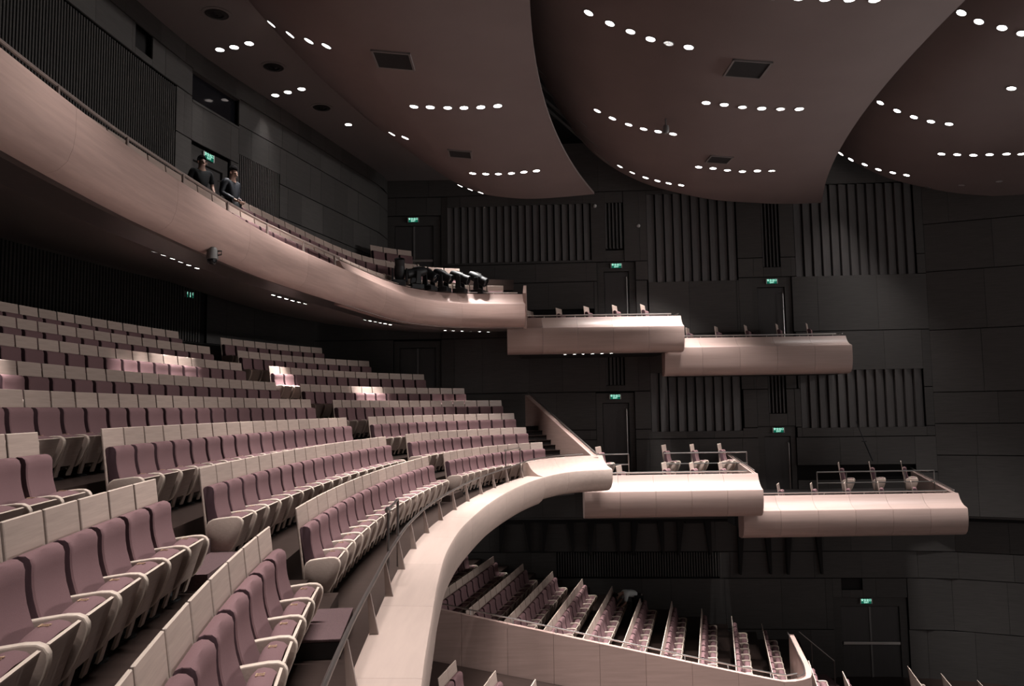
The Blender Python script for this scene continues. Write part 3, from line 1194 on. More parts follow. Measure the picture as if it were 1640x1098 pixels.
def seat(loc, rz, label, group, left=False, level=3, right=True, name='balcony_chair', w=.55):
    global NSEAT
    NSEAT += 1
    t = thing(name, label, 'theatre seat', loc, rz, group)
    t.scale = (1, w / .55, 1)
    link('backboard', BOARD, t)
    link('backrest', BACK, t)
    if level >= 1:
        link('cushion', CUSHION, t)
        link('seat_pan', PAN, t)
        if right:
            link('armrest', ARM, t, (0, .275, 0))
        if left:
            link('armrest', ARM, t, (0, -.275, 0))
        link('pedestal', PED, t)
    if level >= 3:
        link('number_plate', NUM, t)
    return t


def in_frame(p, mu=70, mv=70):
    if p.dot(FWD) < 0.6:
        return False
    u, v, d = pix(p)
    return -mu < u < 1640 + mu and -mv < v < 1098 + mv


ROWNAME = {1: 'front row', 2: 'second row', 3: 'third row', 4: 'fourth row', 5: 'fifth row', 6: 'sixth row', 7: 'seventh row', 8: 'rear row'}
# purple fabric tip-up seats of the balcony, block by block
for r in range(1, 9):
    C = ROWC[r - 1]
    na, b0, b1, c0, c1 = BLK[r]
    zf = FLOORS[r - 1]
    blocks = [('middle block', b0, b1, round((b1 - b0) / .54)), ('far block', c0, c1, round((c1 - c0) / .516))]
    if r <= 3:
        blocks.append(('near block', na - 10 * .55, na, 10))
    for bn, s0, s1, n in blocks:
        w = (s1 - s0) / n
        for i in range(n):
            x, y, p = C.at(s0 + (i + .5) * w)
            if bn == 'near block' and y < 1.9:
                continue
            if y > 27.2:
                continue
            if not in_frame(Vector((x, y, zf + .8)), 45 + 900 / max(1, y), 60 + 700 / max(1, y)):
                continue
            k = n - i
            lab = 'purple tip-up seat, %s from the right in %s of balcony %s' % (ORD[k], ROWNAME[r], bn)
            seat((x, y, zf), -p, lab, 'seats of the curved balcony', left=(i == 0), level=3 if y < 12 else 2, w=w)

# stalls seats in slanting rows on the terrace
PH = math.atan(SLOPE)
kk = 0
for k, x, z in TER[1:]:
    kk += 1
    n = 11
    for i in range(n):
        y = 25.6 - (i + .5) * .55 * cos(PH)
        xx = x + (y - 25.6) * SLOPE
        if y < 19.25:
            continue
        back = 10 - k
        lab = 'small purple seat, %s from the wall in %s row back on the stalls terrace' % (ORD[i + 1], ORD[back])
        if in_frame(Vector((xx, y, z)), 20, 20):
            seat((xx, y, z - SEAT_H), -PH, lab, 'seats of the stalls terrace', left=(i == n - 1 or y < 19.8), level=2, name='stalls_chair')
# floor-level stalls: far ends of rows cut by the picture's lower edge
for i, (u, v, y) in enumerate([(722, 1063, 15.2), (787, 1080, 15.2), (852, 1094, 15.2)]):
    p = at_y(u, v, y)
    for j in range(2):
        if in_frame(Vector((p.x - j * .12, y - j * .53, p.z - .3)), 30, 150):
            seat((p.x - j * .12, y - j * .53, p.z - SEAT_H), -.24,
                 'purple seat below the terrace wall, %s along the lower edge, %s from the wall' % (ORD[i + 1], ORD[j + 1]), 'centre stalls seats', left=(j == 1), level=2, name='stalls_chair')
for i, (u, v, y) in enumerate([(1296, 1062, 21.6), (1351, 1079, 21.6), (1456, 1070, 23.4), (1510, 1082, 23.4), (1569, 1093, 23.4)]):
    p = at_y(u, v, y)
    for j in range(4):
        q = Vector((p.x - j * .14, y - j * .53, p.z))
        if in_frame(q, 20, 10):
            seat((q.x, q.y, q.z - SEAT_H), -PH, 'purple front stalls seat, row %s right of the terrace, %s from the wall' % (ORD[i + 1], ORD[j + 1]), 'front stalls seats', left=(j == 3), level=2, name='stalls_chair')

# single seats in the side boxes, turned to the stage
BOXR = -.45


def box_seats(name, pts, y, where):
    n = len(pts)
    for i, (u, v) in enumerate(pts):
        p = at_y(u, v, y)
        seat((p.x, p.y, p.z - SEAT_H), BOXR, 'single purple seat, %s from left in %s of %s' % (ORD[i + 1], where, name), 'seats in the side boxes', left=True, level=2, name='box_chair')


box_seats('the left lower box', [(990, 745), (1062, 740), (1106, 740), (1152, 740)], 23.7, 'the front row')
box_seats('the left lower box', [(957, 715), (1062, 712), (1107, 711), (1151, 710)], 25.0, 'the raised rear row')
box_seats('the right lower box', [(1245, 774), (1298, 773), (1352, 772), (1405, 771), (1458, 770)], 24.3, 'the front row')
box_seats('the right lower box', [(1342, 740), (1391, 739), (1442, 738)], 25.45, 'the raised rear row')
box_seats('the left upper box', [(848, 498), (894, 494), (938, 491), (983, 489), (1028, 488)], 25.4, 'the row')
box_seats('the right upper box', [(1100, 525), (1146, 523), (1193, 521), (1243, 519), (1291, 518)], 25.95, 'the row')

# upper balcony: only the wooden backs show over the front
for r, (off, zt) in enumerate(zip(U_OFF, U_TOPS)):
    pts = []
    for s in [UPC[-1][4] * i / 400 for i in range(401)]:
        x, y, nx, ny = path_at(UPC, s)
        pts.append((x - nx * off, y - ny * off, nx, ny))
    Ls = [0]
    for a, b in zip(pts, pts[1:]):
        Ls.append(Ls[-1] + hypot(b[0] - a[0], b[1] - a[1]))
    path = [p + (l,) for p, l in zip(pts, Ls)]
    lim = (Ls[-1] - .5, Ls[-1] - 1.8, Ls[-1] - 3.4)[r]
    n = int(lim / .55)
    idx = 0
    for i in range(n - 1, -1, -1):
        s = lim - (n - 1 - i + .5) * .55
        x, y, nx, ny = path_at(path, s)
        if y > 27.0 or not in_frame(Vector((x, y, zt)), 25, 25):
            continue
        if min(hypot(x - q[0], y - q[1]) for q in REAR_UP) < .55:
            continue
        if (r > 0 and pix(Vector((x, y, zt)))[0] < 374) or (r == 2 and y < 17.2):
            continue
        idx += 1
        seat((x, y, zt - SEAT_H), atan2(ny, nx), 'wood-backed upper balcony seat, %s from the far end in %s' % (ORD[min(idx, 26)] if idx < 27 else str(idx) + 'th', ('front row', 'second row', 'rear row')[r]),
             'seats of the upper balcony', left=False, level=1, name='gallery_chair')

# ================================================================== LAMPS
def lamp_mesh():
    mb = MB()
    mb.lathe((0, 0, 0), [(0.0, 0.0), (.094, 0.0), (.094, .006), (0, .006)], 20)
    lens = mb.mesh('lens', M['lamp'])
    mb = MB()
    mb.lathe((0, 0, 0), [(.094, -.004), (.112, -.004), (.116, .01), (.094, .01)], 20)
    return lens, mb.mesh('trim_ring', M['ceil_dark'])


LENS, RING = lamp_mesh()
mb = MB()
mb.lathe((0, 0, 0), [(0.0, 0.0), (.094, 0.0), (.094, .006), (0, .006)], 20)
DEAD = mb.mesh('lens', M['dead_lamp'])
LDATA = {}


def spot_data(w, size, blend):
    k = (w, size, blend)
    if k not in LDATA:
        l = bpy.data.lights.new('downlight_beam', 'SPOT')
        l.energy = w
        l.spot_size = radians(size)
        l.spot_blend = blend
        l.shadow_soft_size = 0.07
        l.color = LAMP_COL
        LDATA[k] = l
    return LDATA[k]


def downlight(p, n, label, group, w=None, size=62, blend=1.0, lit=True, sc=1.0):
    """p on the surface, n pointing down into the hall"""
    t = thing('downlight', label, 'downlight', p, 0, group)
    t.rotation_mode = 'QUATERNION'
    t.rotation_quaternion = Vector((0, 0, -1)).rotation_difference(n)
    t.scale = (sc, sc, 1)
    link('lens', LENS if lit else DEAD, t, (0, 0, -.012))
    link('trim_ring', RING, t, (0, 0, -.008))
    if lit and w:
        l = link('lamp_beam', spot_data(w, size, blend), t)
        l.location = (0, 0, -.05)
        l.rotation_mode = 'QUATERNION'
        l.rotation_quaternion = t.rotation_quaternion.inverted()     # beams hang straight down
    return t


ROWS = [
    (0, 'leftmost five-lamp row of the left ceiling panel', [(405, 18), (435, 38), (465, 55), (495, 65), (523, 73)]),
    (0, 'slanting row at the left ceiling panel edge', [(585, 195), (607, 207), (628, 214), (649, 220)]),
    (0, 'upper six-lamp row of the left ceiling panel', [(663, 170), (689, 171), (717, 172), (743, 172), (770, 171), (797, 169)]),
    (0, 'lower six-lamp row of the left ceiling panel', [(757, 277), (778, 278), (798, 278), (819, 277), (839, 275), (859, 273)]),
    (0, 'lowest short lamp row of the left ceiling panel', [(737, 297), (753, 303), (770, 308)]),
    (1, 'upper slanting row of the central ceiling panel', [(943, 20), (977, 37), (1010, 50), (1042, 62), (1071, 69), (1103, 75)]),
    (1, 'middle slanting row of the central ceiling panel', [(957, 177), (981, 189), (1007, 199), (1031, 206), (1054, 210), (1078, 214)]),
    (1, 'lower slanting row of the central ceiling panel', [(993, 266), (1013, 276), (1034, 284), (1053, 289), (1071, 293), (1091, 296)]),
    (1, 'upper level row of the central ceiling panel', [(1131, 164), (1160, 167), (1189, 171), (1220, 173), (1250, 174), (1280, 174)]),
    (1, 'lower level row of the central ceiling panel', [(1119, 267), (1142, 269), (1165, 272), (1189, 274), (1213, 273), (1236, 273)]),
    (1, 'topmost row cut by the picture edge', [(1240, -6), (1280, -4), (1322, -3), (1361, -2), (1401, -1)]),
    (2, 'upper row of the right ceiling panel', [(1540, 20), (1568, 34), (1605, 44), (1637, 53)]),
    (2, 'middle row of the right ceiling panel', [(1410, 164), (1437, 177), (1464, 187), (1491, 194), (1520, 198)]),
    (2, 'lower slanting row of the right ceiling panel', [(1347, 246), (1363, 255), (1385, 263), (1407, 271), (1430, 276), (1452, 280)]),
    (2, 'lone lamps at the right picture edge', [(1620, 141)]),
    (2, 'lower level row of the right ceiling panel', [(1508, 246), (1533, 247), (1559, 248), (1585, 247), (1612, 246), (1636, 246)]),
]
for idx, nm, pts in ROWS:
    for i, (u, v) in enumerate(pts):
        p, n = ceil_hit(u, v, idx)
        downlight(p, n, 'lit round downlight, %s from left, %s' % (ORD[i + 1], nm), 'ceiling downlights', SPOT_W * (.3 if nm.startswith('lower slanting row of the right') else 2.3 if nm.startswith('lower level row of the central') else 1.3 if nm.startswith('lower level') else 1.3 if idx == 1 else .8 if idx == 2 else 1.0))
for i, (u, v) in enumerate([(1486, 300), (1540, 296), (1600, 290)]):
    p, n = ceil_hit(u, v, 2)
    downlight(p, n, 'unlit round downlight, %s from left along the far end of the ceiling' % ORD[i + 1], 'unlit downlights', lit=False)
# the same rows go on overhead, behind and beside the camera
for c, prof, idx in ((0.35, PROF1, 0), (7.75, PROF, 1)):
    for y in (12.2, 7.4, 2.4, -3.0):
        for t in (-.6, -1.2, -1.8, -2.4, -3.0, -3.6):
            x = c + arc(y) + t
            p = Vector((x, y, interp(CEIL[idx][1], t)))
            downlight(p, Vector((0, 0, -1)), 'lit round downlight, %s of the %s row overhead beyond the picture, %s panel' % (ORD[int(round((-t) / .6))], {12.2: 'first', 7.4: 'second', 2.4: 'third', -3.0: 'fourth'}[y], ('left', 'central')[idx]), 'overhead downlights', SPOT_W * (1.15 if y > 12 else .95 if y > 6 else .55 if y > 0 else .3) * (1 if idx == 0 else .45))
DOWN = Vector((0, 0, -1))
for j, pts in enumerate([[(352, 79), (375, 75), (399, 69)], [(441, 152), (461, 147), (483, 142)], [(558, 199)]]):
    for i, (u, v) in enumerate(pts):
        p = at_z(u, v, 8.2)
        downlight(p, DOWN, 'round downlight, %s from left in rear ceiling %s over the upper balcony' % (ORD[i + 1], ('left trio', 'right trio', 'single')[j]), 'rear ceiling downlights', 110)


def soffit_hit(u, v):
    d = ray(u, v)
    best = None
    from mathutils.geometry import intersect_ray_tri
    l, md, r, z = SOFF
    quads = []
    for i in range(len(l) - 1):
        for (p, kp), (q, kq) in (((l, 0), (md, 1)), ((md, 1), (r, 2))):
            quads.append([Vector((p[i][0], p[i][1], z[i][kp])), Vector((q[i][0], q[i][1], z[i][kq])), Vector((q[i + 1][0], q[i + 1][1], z[i + 1][kq])), Vector((p[i + 1][0], p[i + 1][1], z[i + 1][kp]))])
    for a, b, c, e in quads:
        for T in ((a, b, c), (a, c, e)):
            h = intersect_ray_tri(T[0], T[1], T[2], d, Vector((0, 0, 0)))
            if h is not None and h.dot(d) > 0 and (best is None or h.length < best[0].length):
                n = (T[1] - T[0]).cross(T[2] - T[0]).normalized()
                best = (h, n if n.z < 0 else -n)
    return best


for nm, pts in (('left edge pair', [(8, 289), (35, 301)]),
                ('near six', [(248, 400), (263, 405.5), (277, 411), (290, 416.5), (303, 421.5), (316, 426.5)]),
                ('middle six', [(438, 470), (448, 473), (459, 476), (469, 479), (479, 481.5), (489, 484)]),
                ('far six', [(585, 510), (593, 511.5), (601, 513), (609, 514.5), (617, 516), (625, 517.5)]),
                ('last six before the boxes', [(713, 527), (726, 527.5), (740, 528), (753, 528.5), (768, 529), (782, 529.5)])):
    for i, (u, v) in enumerate(pts):
        h = soffit_hit(u, v)
        if h:
            downlight(h[0] + h[1] * .03, h[1], 'small lit downlight, %s of the %s under the upper balcony' % (ORD[i + 1], nm), 'soffit downlights', 780, 54, sc=.5)
for i, u in enumerate((905, 920, 934, 949, 964, 979)):
    p = at_z(u, 567 - i * .4, 2.52 - .80 + .005)
    downlight(p, DOWN, 'small lit downlight, %s of six beneath the left upper box' % ORD[i + 1], 'soffit downlights', 780, 54, sc=.5)

# round air diffusers in the rear ceiling
for i, (u, v) in enumerate([(347, 22), (438, 107), (515, 172)]):
    p = at_z(u, v, 8.2)
    t = thing('air_diffuser', 'dark round air diffuser, %s from left in the rear ceiling' % ORD[i + 1], 'diffuser', p, 0, 'rear ceiling diffusers')
    for k, (ra, rb) in enumerate(((.30, .24), (.20, .14), (.10, .03))):
        mb = MB()
        mb.lathe((0, 0, 0), [(rb, .0), (rb, -.02 - .01 * k), (ra, -.015), (ra, .0)], 24)
        mb.build('ring', M['void' if k else 'ceil_dark'], t, smooth=True)
    mb = MB()
    mb.lathe((0, 0, 0), [(0, -.001), (.26, -.001), (.26, .0), (0, .0)], 24)
    mb.build('throat', M['void'], t)
# dark square hatches in the ceiling panels
for i, (u, v, idx, w, nm) in enumerate([(630, 96, 0, .36, 'upper hatch in the left ceiling panel'), (737, 246, 0, .30, 'lower hatch in the left ceiling panel'), (1197, 110, 1, .38, 'upper hatch in the central ceiling panel'), (1152, 255, 1, .30, 'lower hatch in the central ceiling panel')]):
    p, n = ceil_hit(u, v, idx)
    t = thing('ceiling_hatch', 'dark square ' + nm, 'hatch', p, 0, 'ceiling hatches')
    t.rotation_mode = 'QUATERNION'
    t.rotation_quaternion = Vector((0, 0, -1)).rotation_difference(n)
    mb = MB()
    mb.box(-w, w, -w, w, -.02, .01)
    mb.build('mesh_panel', M['void'], t)
    for a in (-1, 1):
        MB().box(a * w - .02, a * w + .02, -w - .02, w + .02, -.03, .01).build('frame_bar', M['ceil_dark'], t)
        MB().box(-w - .02, w + .02, a * w - .02, a * w + .02, -.03, .01).build('frame_bar', M['ceil_dark'], t)

# ================================================================== SMALL THINGS
# railing on the balcony ledge: bronze rail on wedge posts
rl = thing('balcony_railing', 'low bronze handrail on wedge posts along the curved balcony ledge', 'railing')
rs = [s for s in [LOWC[-1][4] * i / 200 for i in range(201)] if s < s_arm + 2.6]
mb = MB()
pts = []
for s in rs:
    x, y, nx, ny = path_at(LOWC, s)
    up = .0 if s < s_arm - 1.2 else .07 * min(1, (s - s_arm + 1.2) / 1.6)
    pts.append((x - nx * .46, y - ny * .46, LZ + .34 + up))
mb.tube(pts, .017, 10)
mb.build('handrail', M['rail_dark'], rl, smooth=True)
s = near_s(LOWC, -.5, 3.7)
while s < s_arm - .2:
    x, y, nx, ny = path_at(LOWC, s)
    tx, ty = -ny, nx
    mb = MB()
    c = Vector((x - nx * .42, y - ny * .42, LZ + .012))
    top = Vector((x - nx * .455, y - ny * .455, LZ + .33))
    n_ = Vector((nx, ny, 0))
    t_ = Vector((tx, ty, 0))
    lo = [c - n_ * .03 - t_ * .02, c + n_ * .042 - t_ * .02, c + n_ * .042 + t_ * .02, c - n_ * .03 + t_ * .02]
    hi = [top - n_ * .012 - t_ * .008, top + n_ * .012 - t_ * .008, top + n_ * .012 + t_ * .008, top - n_ * .012 + t_ * .008]
    mb.quadbox(lo + hi)
    mb.build('wedge_post', M['post'], rl, bevel=.003)
    s += 1.21
# hoops at the foot of the aisles
for y0, y1, lab in ((7.75, 8.75, 'steel guard hoop on the ledge rail at the near aisle'), (18.2, 19.3, 'steel guard hoop on the ledge rail at the far aisle')):
    t = thing('guard_hoop', lab, 'railing')
    s0, s1 = [min(LOWC, key=lambda p: abs(p[1] - yy))[4] for yy in (y0, y1)]
    pp = []
    for s in (s0, s1):
        x, y, nx, ny = path_at(LOWC, s)
        pp.append(Vector((x - nx * .47, y - ny * .47, LZ + .33)))
    hgt = Vector((0, 0, .42))
    for p in pp:
        mb = MB()
        mb.cyl(p - Vector((0, 0, .3)), p + hgt, .014, n=8)
        mb.build('post', M['rail_dark'], t, smooth=True)
    mb = MB()
    mb.tube([pp[0] + hgt, pp[1] + hgt], .014)
    mb.build('top_bar', M['steel'], t, smooth=True)
    mb = MB()
    mb.lathe(pp[0] + hgt, [(0, -.035), (.025, -.025), (.035, 0), (.025, .025), (0, .035)], 10)
    mb.build('knob', M['steel'], t, smooth=True)
# railing on the upper balcony
ru = thing('upper_railing', 'slim bronze handrail along the top of the upper balcony front', 'railing')
mb = MB()
pts = []
for s in [u_arm * i / 120 for i in range(121)]:
    x, y, nx, ny = path_at(UPC, s)
    pts.append((x - nx * .44, y - ny * .44, UZ + .42))
mb.tube(pts, .024, 8)
mb.build('handrail', M['post'], ru, smooth=True)
s = .6
while s < u_arm:
    x, y, nx, ny = path_at(UPC, s)
    c = Vector((x - nx * .42, y - ny * .42, UZ + .01))
    n_, t_ = Vector((nx, ny, 0)), Vector((-ny, nx, 0))
    top = c + Vector((0, 0, .40))
    MB().quadbox([c - n_ * .03 - t_ * .055, c + n_ * .03 - t_ * .055, c + n_ * .03 + t_ * .055, c - n_ * .03 + t_ * .055,
                  top - n_ * .01 - t_ * .012, top + n_ * .01 - t_ * .012, top + n_ * .01 + t_ * .012, top - n_ * .01 + t_ * .012]).build('wedge_post', M['post'], ru)
    s += 1.6
# rail behind the shoulder of the far upper arm
t = thing('upper_railing', 'thin steel rail on the far end of the upper balcony front', 'railing')
mb = MB()
pts = []
for i in range(41):
    x, y, nx, ny = path_at(UPC, u_arm + (UPC[-1][4] - .15 - u_arm) * i / 40)
    pts.append((x - nx * .5, y - ny * .5, UZ + .41))
mb.tube(pts, .018)
for p in pts[::6]:
    mb.cyl((p[0], p[1], UZ + .34), p, .01, n=6)
mb.build('rail', M['steel'], t, smooth=True)
# end partition of the upper arm
t = thing('arm_partition', 'small wooden partition closing the end of the upper balcony', 'partition')
mb = MB()
mb.quadbox([(.36, 24.25, 2.5), (.46, 24.25, 2.5), (.56, 27.0, 2.5), (.46, 27.0, 2.5), (.36, 24.25, 3.60), (.46, 24.25, 3.60), (.50, 25.2, 4.0), (.40, 25.2, 4.0)])
mb.build('partition_panel', M['parapet'], t, bevel=.005)

# carpeted step in the near aisle
t = thing('aisle_step', 'carpeted wooden step at the foot of the near aisle', 'step', (-1.78, 6.98, FRONT_Z), .10)
MB().box(-.42, .30, -.50, .50, .0, .135).build('step_body', M['riser'], t, bevel=.004)
MB().box(-.425, .305, -.505, .505, .135, .16).build('carpet_top', M['carpet'], t, bevel=.006)


# moving-head stage lights
def moving_head(p, yaw, tilt, label):
    t = thing('stage_light', label, 'stage light', p, yaw, 'moving stage lights on the upper balcony')
    MB().box(-.20, .20, -.17, .17, 0, .14).build('base', M['black'], t, bevel=.015)
    for s in (-1, 1):
        MB().loft([[(-.09, s * .20 - .03, .16), (.09, s * .20 - .03, .16), (.09, s * .20 + .03, .16), (-.09, s * .20 + .03, .16)],
                   [(-.06, s * .20 - .025, .52), (.06, s * .20 - .025, .52), (.06, s * .20 + .025, .52), (-.06, s * .20 + .025, .52)]]).build('yoke_arm', M['black'], t, bevel=.01)
    MB().box(-.09, .09, -.23, .23, .14, .19).build('yoke_base', M['black'], t, bevel=.01)
    ax = Vector((cos(tilt), 0, sin(tilt)))
    c = Vector((0, 0, .50))
    mb = MB()
    mb.lathe(c, [(0, -.34), (.11, -.33), (.14, -.26), (.155, -.05), (.15, .08), (.135, .12), (.14, .14), (.15, .30), (.135, .31), (.125, .27), (0, .27)], 18, ax)
    h = mb.build('head', M['black'], t, smooth=True)
    mb = MB()
    mb.lathe(c, [(0, .272), (.12, .272), (.10, .29), (0, .30)], 16, ax)
    mb.build('lens', M['glassdark'], h, smooth=True)
    up = Vector((-sin(tilt), 0, cos(tilt)))
    q = c + up * .152 - ax * .05
    mb = MB()
    mb.cyl(q - ax * .12, q + ax * .08, .022, n=8)
    mb.build('handle', M['grey'], h, smooth=True)
    return t


for i, (u, v, yaw, tilt) in enumerate([(640, 447, -1.4, 1.15), (666, 455, -2.6, -.25), (687, 459, -.5, -.5), (710, 462, -.35, -.45), (737, 464.5, -.25, -.4), (766, 466, -.3, -.5)]):
    p = at_y(u, v, (22.3, 22.9, 23.3, 23.6, 23.9, 24.2)[i])
    p.z = UZ + .37
    d = ray(u, v)
    # keep the photographed bearing, stand the lamp on the platform behind the shoulder
    moving_head(p, yaw, tilt, 'black moving-head stage light, %s from left on the upper balcony end' % ORD[i + 1])
pl = thing('light_platform', 'dark plank under the row of stage lights', 'platform')
mb = MB()
ringz = []
for i in range(21):
    x, y, nx, ny = path_at(UPC, u_arm + 1.2 + (UPC[-1][4] - u_arm - 1.4) * i / 20)
    ringz.append([(x - nx * .58, y - ny * .58, UZ + .30), (x - nx * 1.15, y - ny * 1.15, UZ + .30), (x - nx * 1.15, y - ny * 1.15, UZ + .365), (x - nx * .58, y - ny * .58, UZ + .365)])
mb.loft(ringz)
mb.build('plank', M['riser'], pl)

# surveillance cameras
t = thing('dome_camera', 'hanging grey dome camera under the upper balcony front', 'camera', at_z(340, 402, 2.50))
t.scale = (.95, .95, .95)
mb = MB()
mb.lathe((0, 0, 0), [(0, .06), (.06, .06), (.085, .02), (.09, -.05), (.10, -.13), (.085, -.14), (0, -.14)], 16)
mb.build('body', M['grey'], t, smooth=True)
mb = MB()
mb.lathe((0, 0, 0), [(.08, -.14), (.075, -.18), (.05, -.215), (0, -.225)], 16)
mb.build('dome', M['glassdark'], t, smooth=True)
mb = MB()
mb.tube([(0, 0, .05), (-.02, 0, .09), (-.16, 0, .09), (-.25, 0, .05)], .015)
mb.tube([(.09, 0, 0), (.15, 0, .0), (.15, 0, -.06), (.09, 0, -.07)], .012)
mb.build('bracket', M['black'], t, smooth=True)
for u, v, y, lab in ((1023, 361, wall_y(4.4), 'small white dome camera beside the upper slatted bay'), (953, 329, wall_y(3.0), 'small white dome camera below the left ceiling panel edge'), (1608, 457, wall_y(15.4), 'small dome camera on the bare right wall')):
    p = at_y(u, v, y - .1)
    t = thing('dome_camera', lab, 'camera', p)
    mb = MB()
    mb.lathe((0, .08, 0), [(0, -.0), (.07, 0), (.07, -.03), (0, -.03)], 14, Vector((0, 1, 0)))
    mb.build('base', M['grey'], t, smooth=True)
    mb = MB()
    mb.lathe((0, .05, 0), [(.06, 0), (.055, -.04), (.035, -.07), (0, -.08)], 14, Vector((0, 1, 0)))
    mb.build('dome', M['white'], t, smooth=True)
p, n = ceil_hit(1066, 190, 1)
t = thing('projector_camera', 'small grey camera hanging from the central ceiling panel', 'camera', p)
MB().cyl((0, 0, 0), (0, 0, -.18), .02).build('stem', M['grey'], t)
mb = MB()
mb.lathe((0, 0, -.18), [(0, 0), (.07, 0), (.08, -.06), (.08, -.16), (.05, -.2), (0, -.21)], 14)
mb.build('body', M['grey'], t, smooth=True)


# ================================================================== PEOPLE
def skinned(name, V, E, Rr, m, parent, sub=2):
    me = bpy.data.meshes.new(name)
    me.from_pydata(V, E, [])
    o = bpy.data.objects.new(name, me)
    COL.objects.link(o)
    md = o.modifiers.new('skin', 'SKIN')
    md.use_smooth_shade = True
    for i, r in enumerate(Rr):
        sv = me.skin_vertices[0].data[i]
        r = r if isinstance(r, tuple) else (r, r)
        sv.radius = r
        sv.use_root = (i == 0)
    ss = o.modifiers.new('sub', 'SUBSURF')
    ss.levels = ss.render_levels = sub
    dg = bpy.context.evaluated_depsgraph_get()
    m2 = bpy.data.meshes.new_from_object(o.evaluated_get(dg))
    m2.materials.clear()
    m2.materials.append(m)
    m2.polygons.foreach_set('use_smooth', [True] * len(m2.polygons))
    bpy.data.objects.remove(o)
    return link(name, m2, parent)


def chain(V, E, Rr, start, pts):
    """append a chain of (point, radius) from vertex index start"""
    prev = start
    for p, r in pts:
        V.append(tuple(p))
        Rr.append(r)
        E.append((prev, len(V) - 1))
        prev = len(V) - 1
    return prev


def hand(V, E, Rr, wrist, wi, d, side, palm):
    """palm and five bent fingers; d = pointing direction, side = thumb side, palm = palm normal"""
    d, side, palm = Vector(d).normalized(), Vector(side).normalized(), Vector(palm).normalized()
    w = Vector(wrist)
    pi_ = chain(V, E, Rr, wi, [(w + d * .045, (.028, .018)), (w + d * .085, (.034, .016))])
    for k, (off, ln) in enumerate(((.030, .070), (.010, .080), (-.010, .074), (-.030, .058))):
        b = w + d * .09 + side * off
        chain(V, E, Rr, pi_, [(b, .009), (b + d * ln * .5 + palm * .010, .0085), (b + d * ln * .9 + palm * .035, .007)])
    b = w + d * .035 + side * .035
    chain(V, E, Rr, pi_ - 1, [(b, .011), (b + d * .03 + side * .02 + palm * .008, .010), (b + d * .055 + side * .022 + palm * .02, .008)])


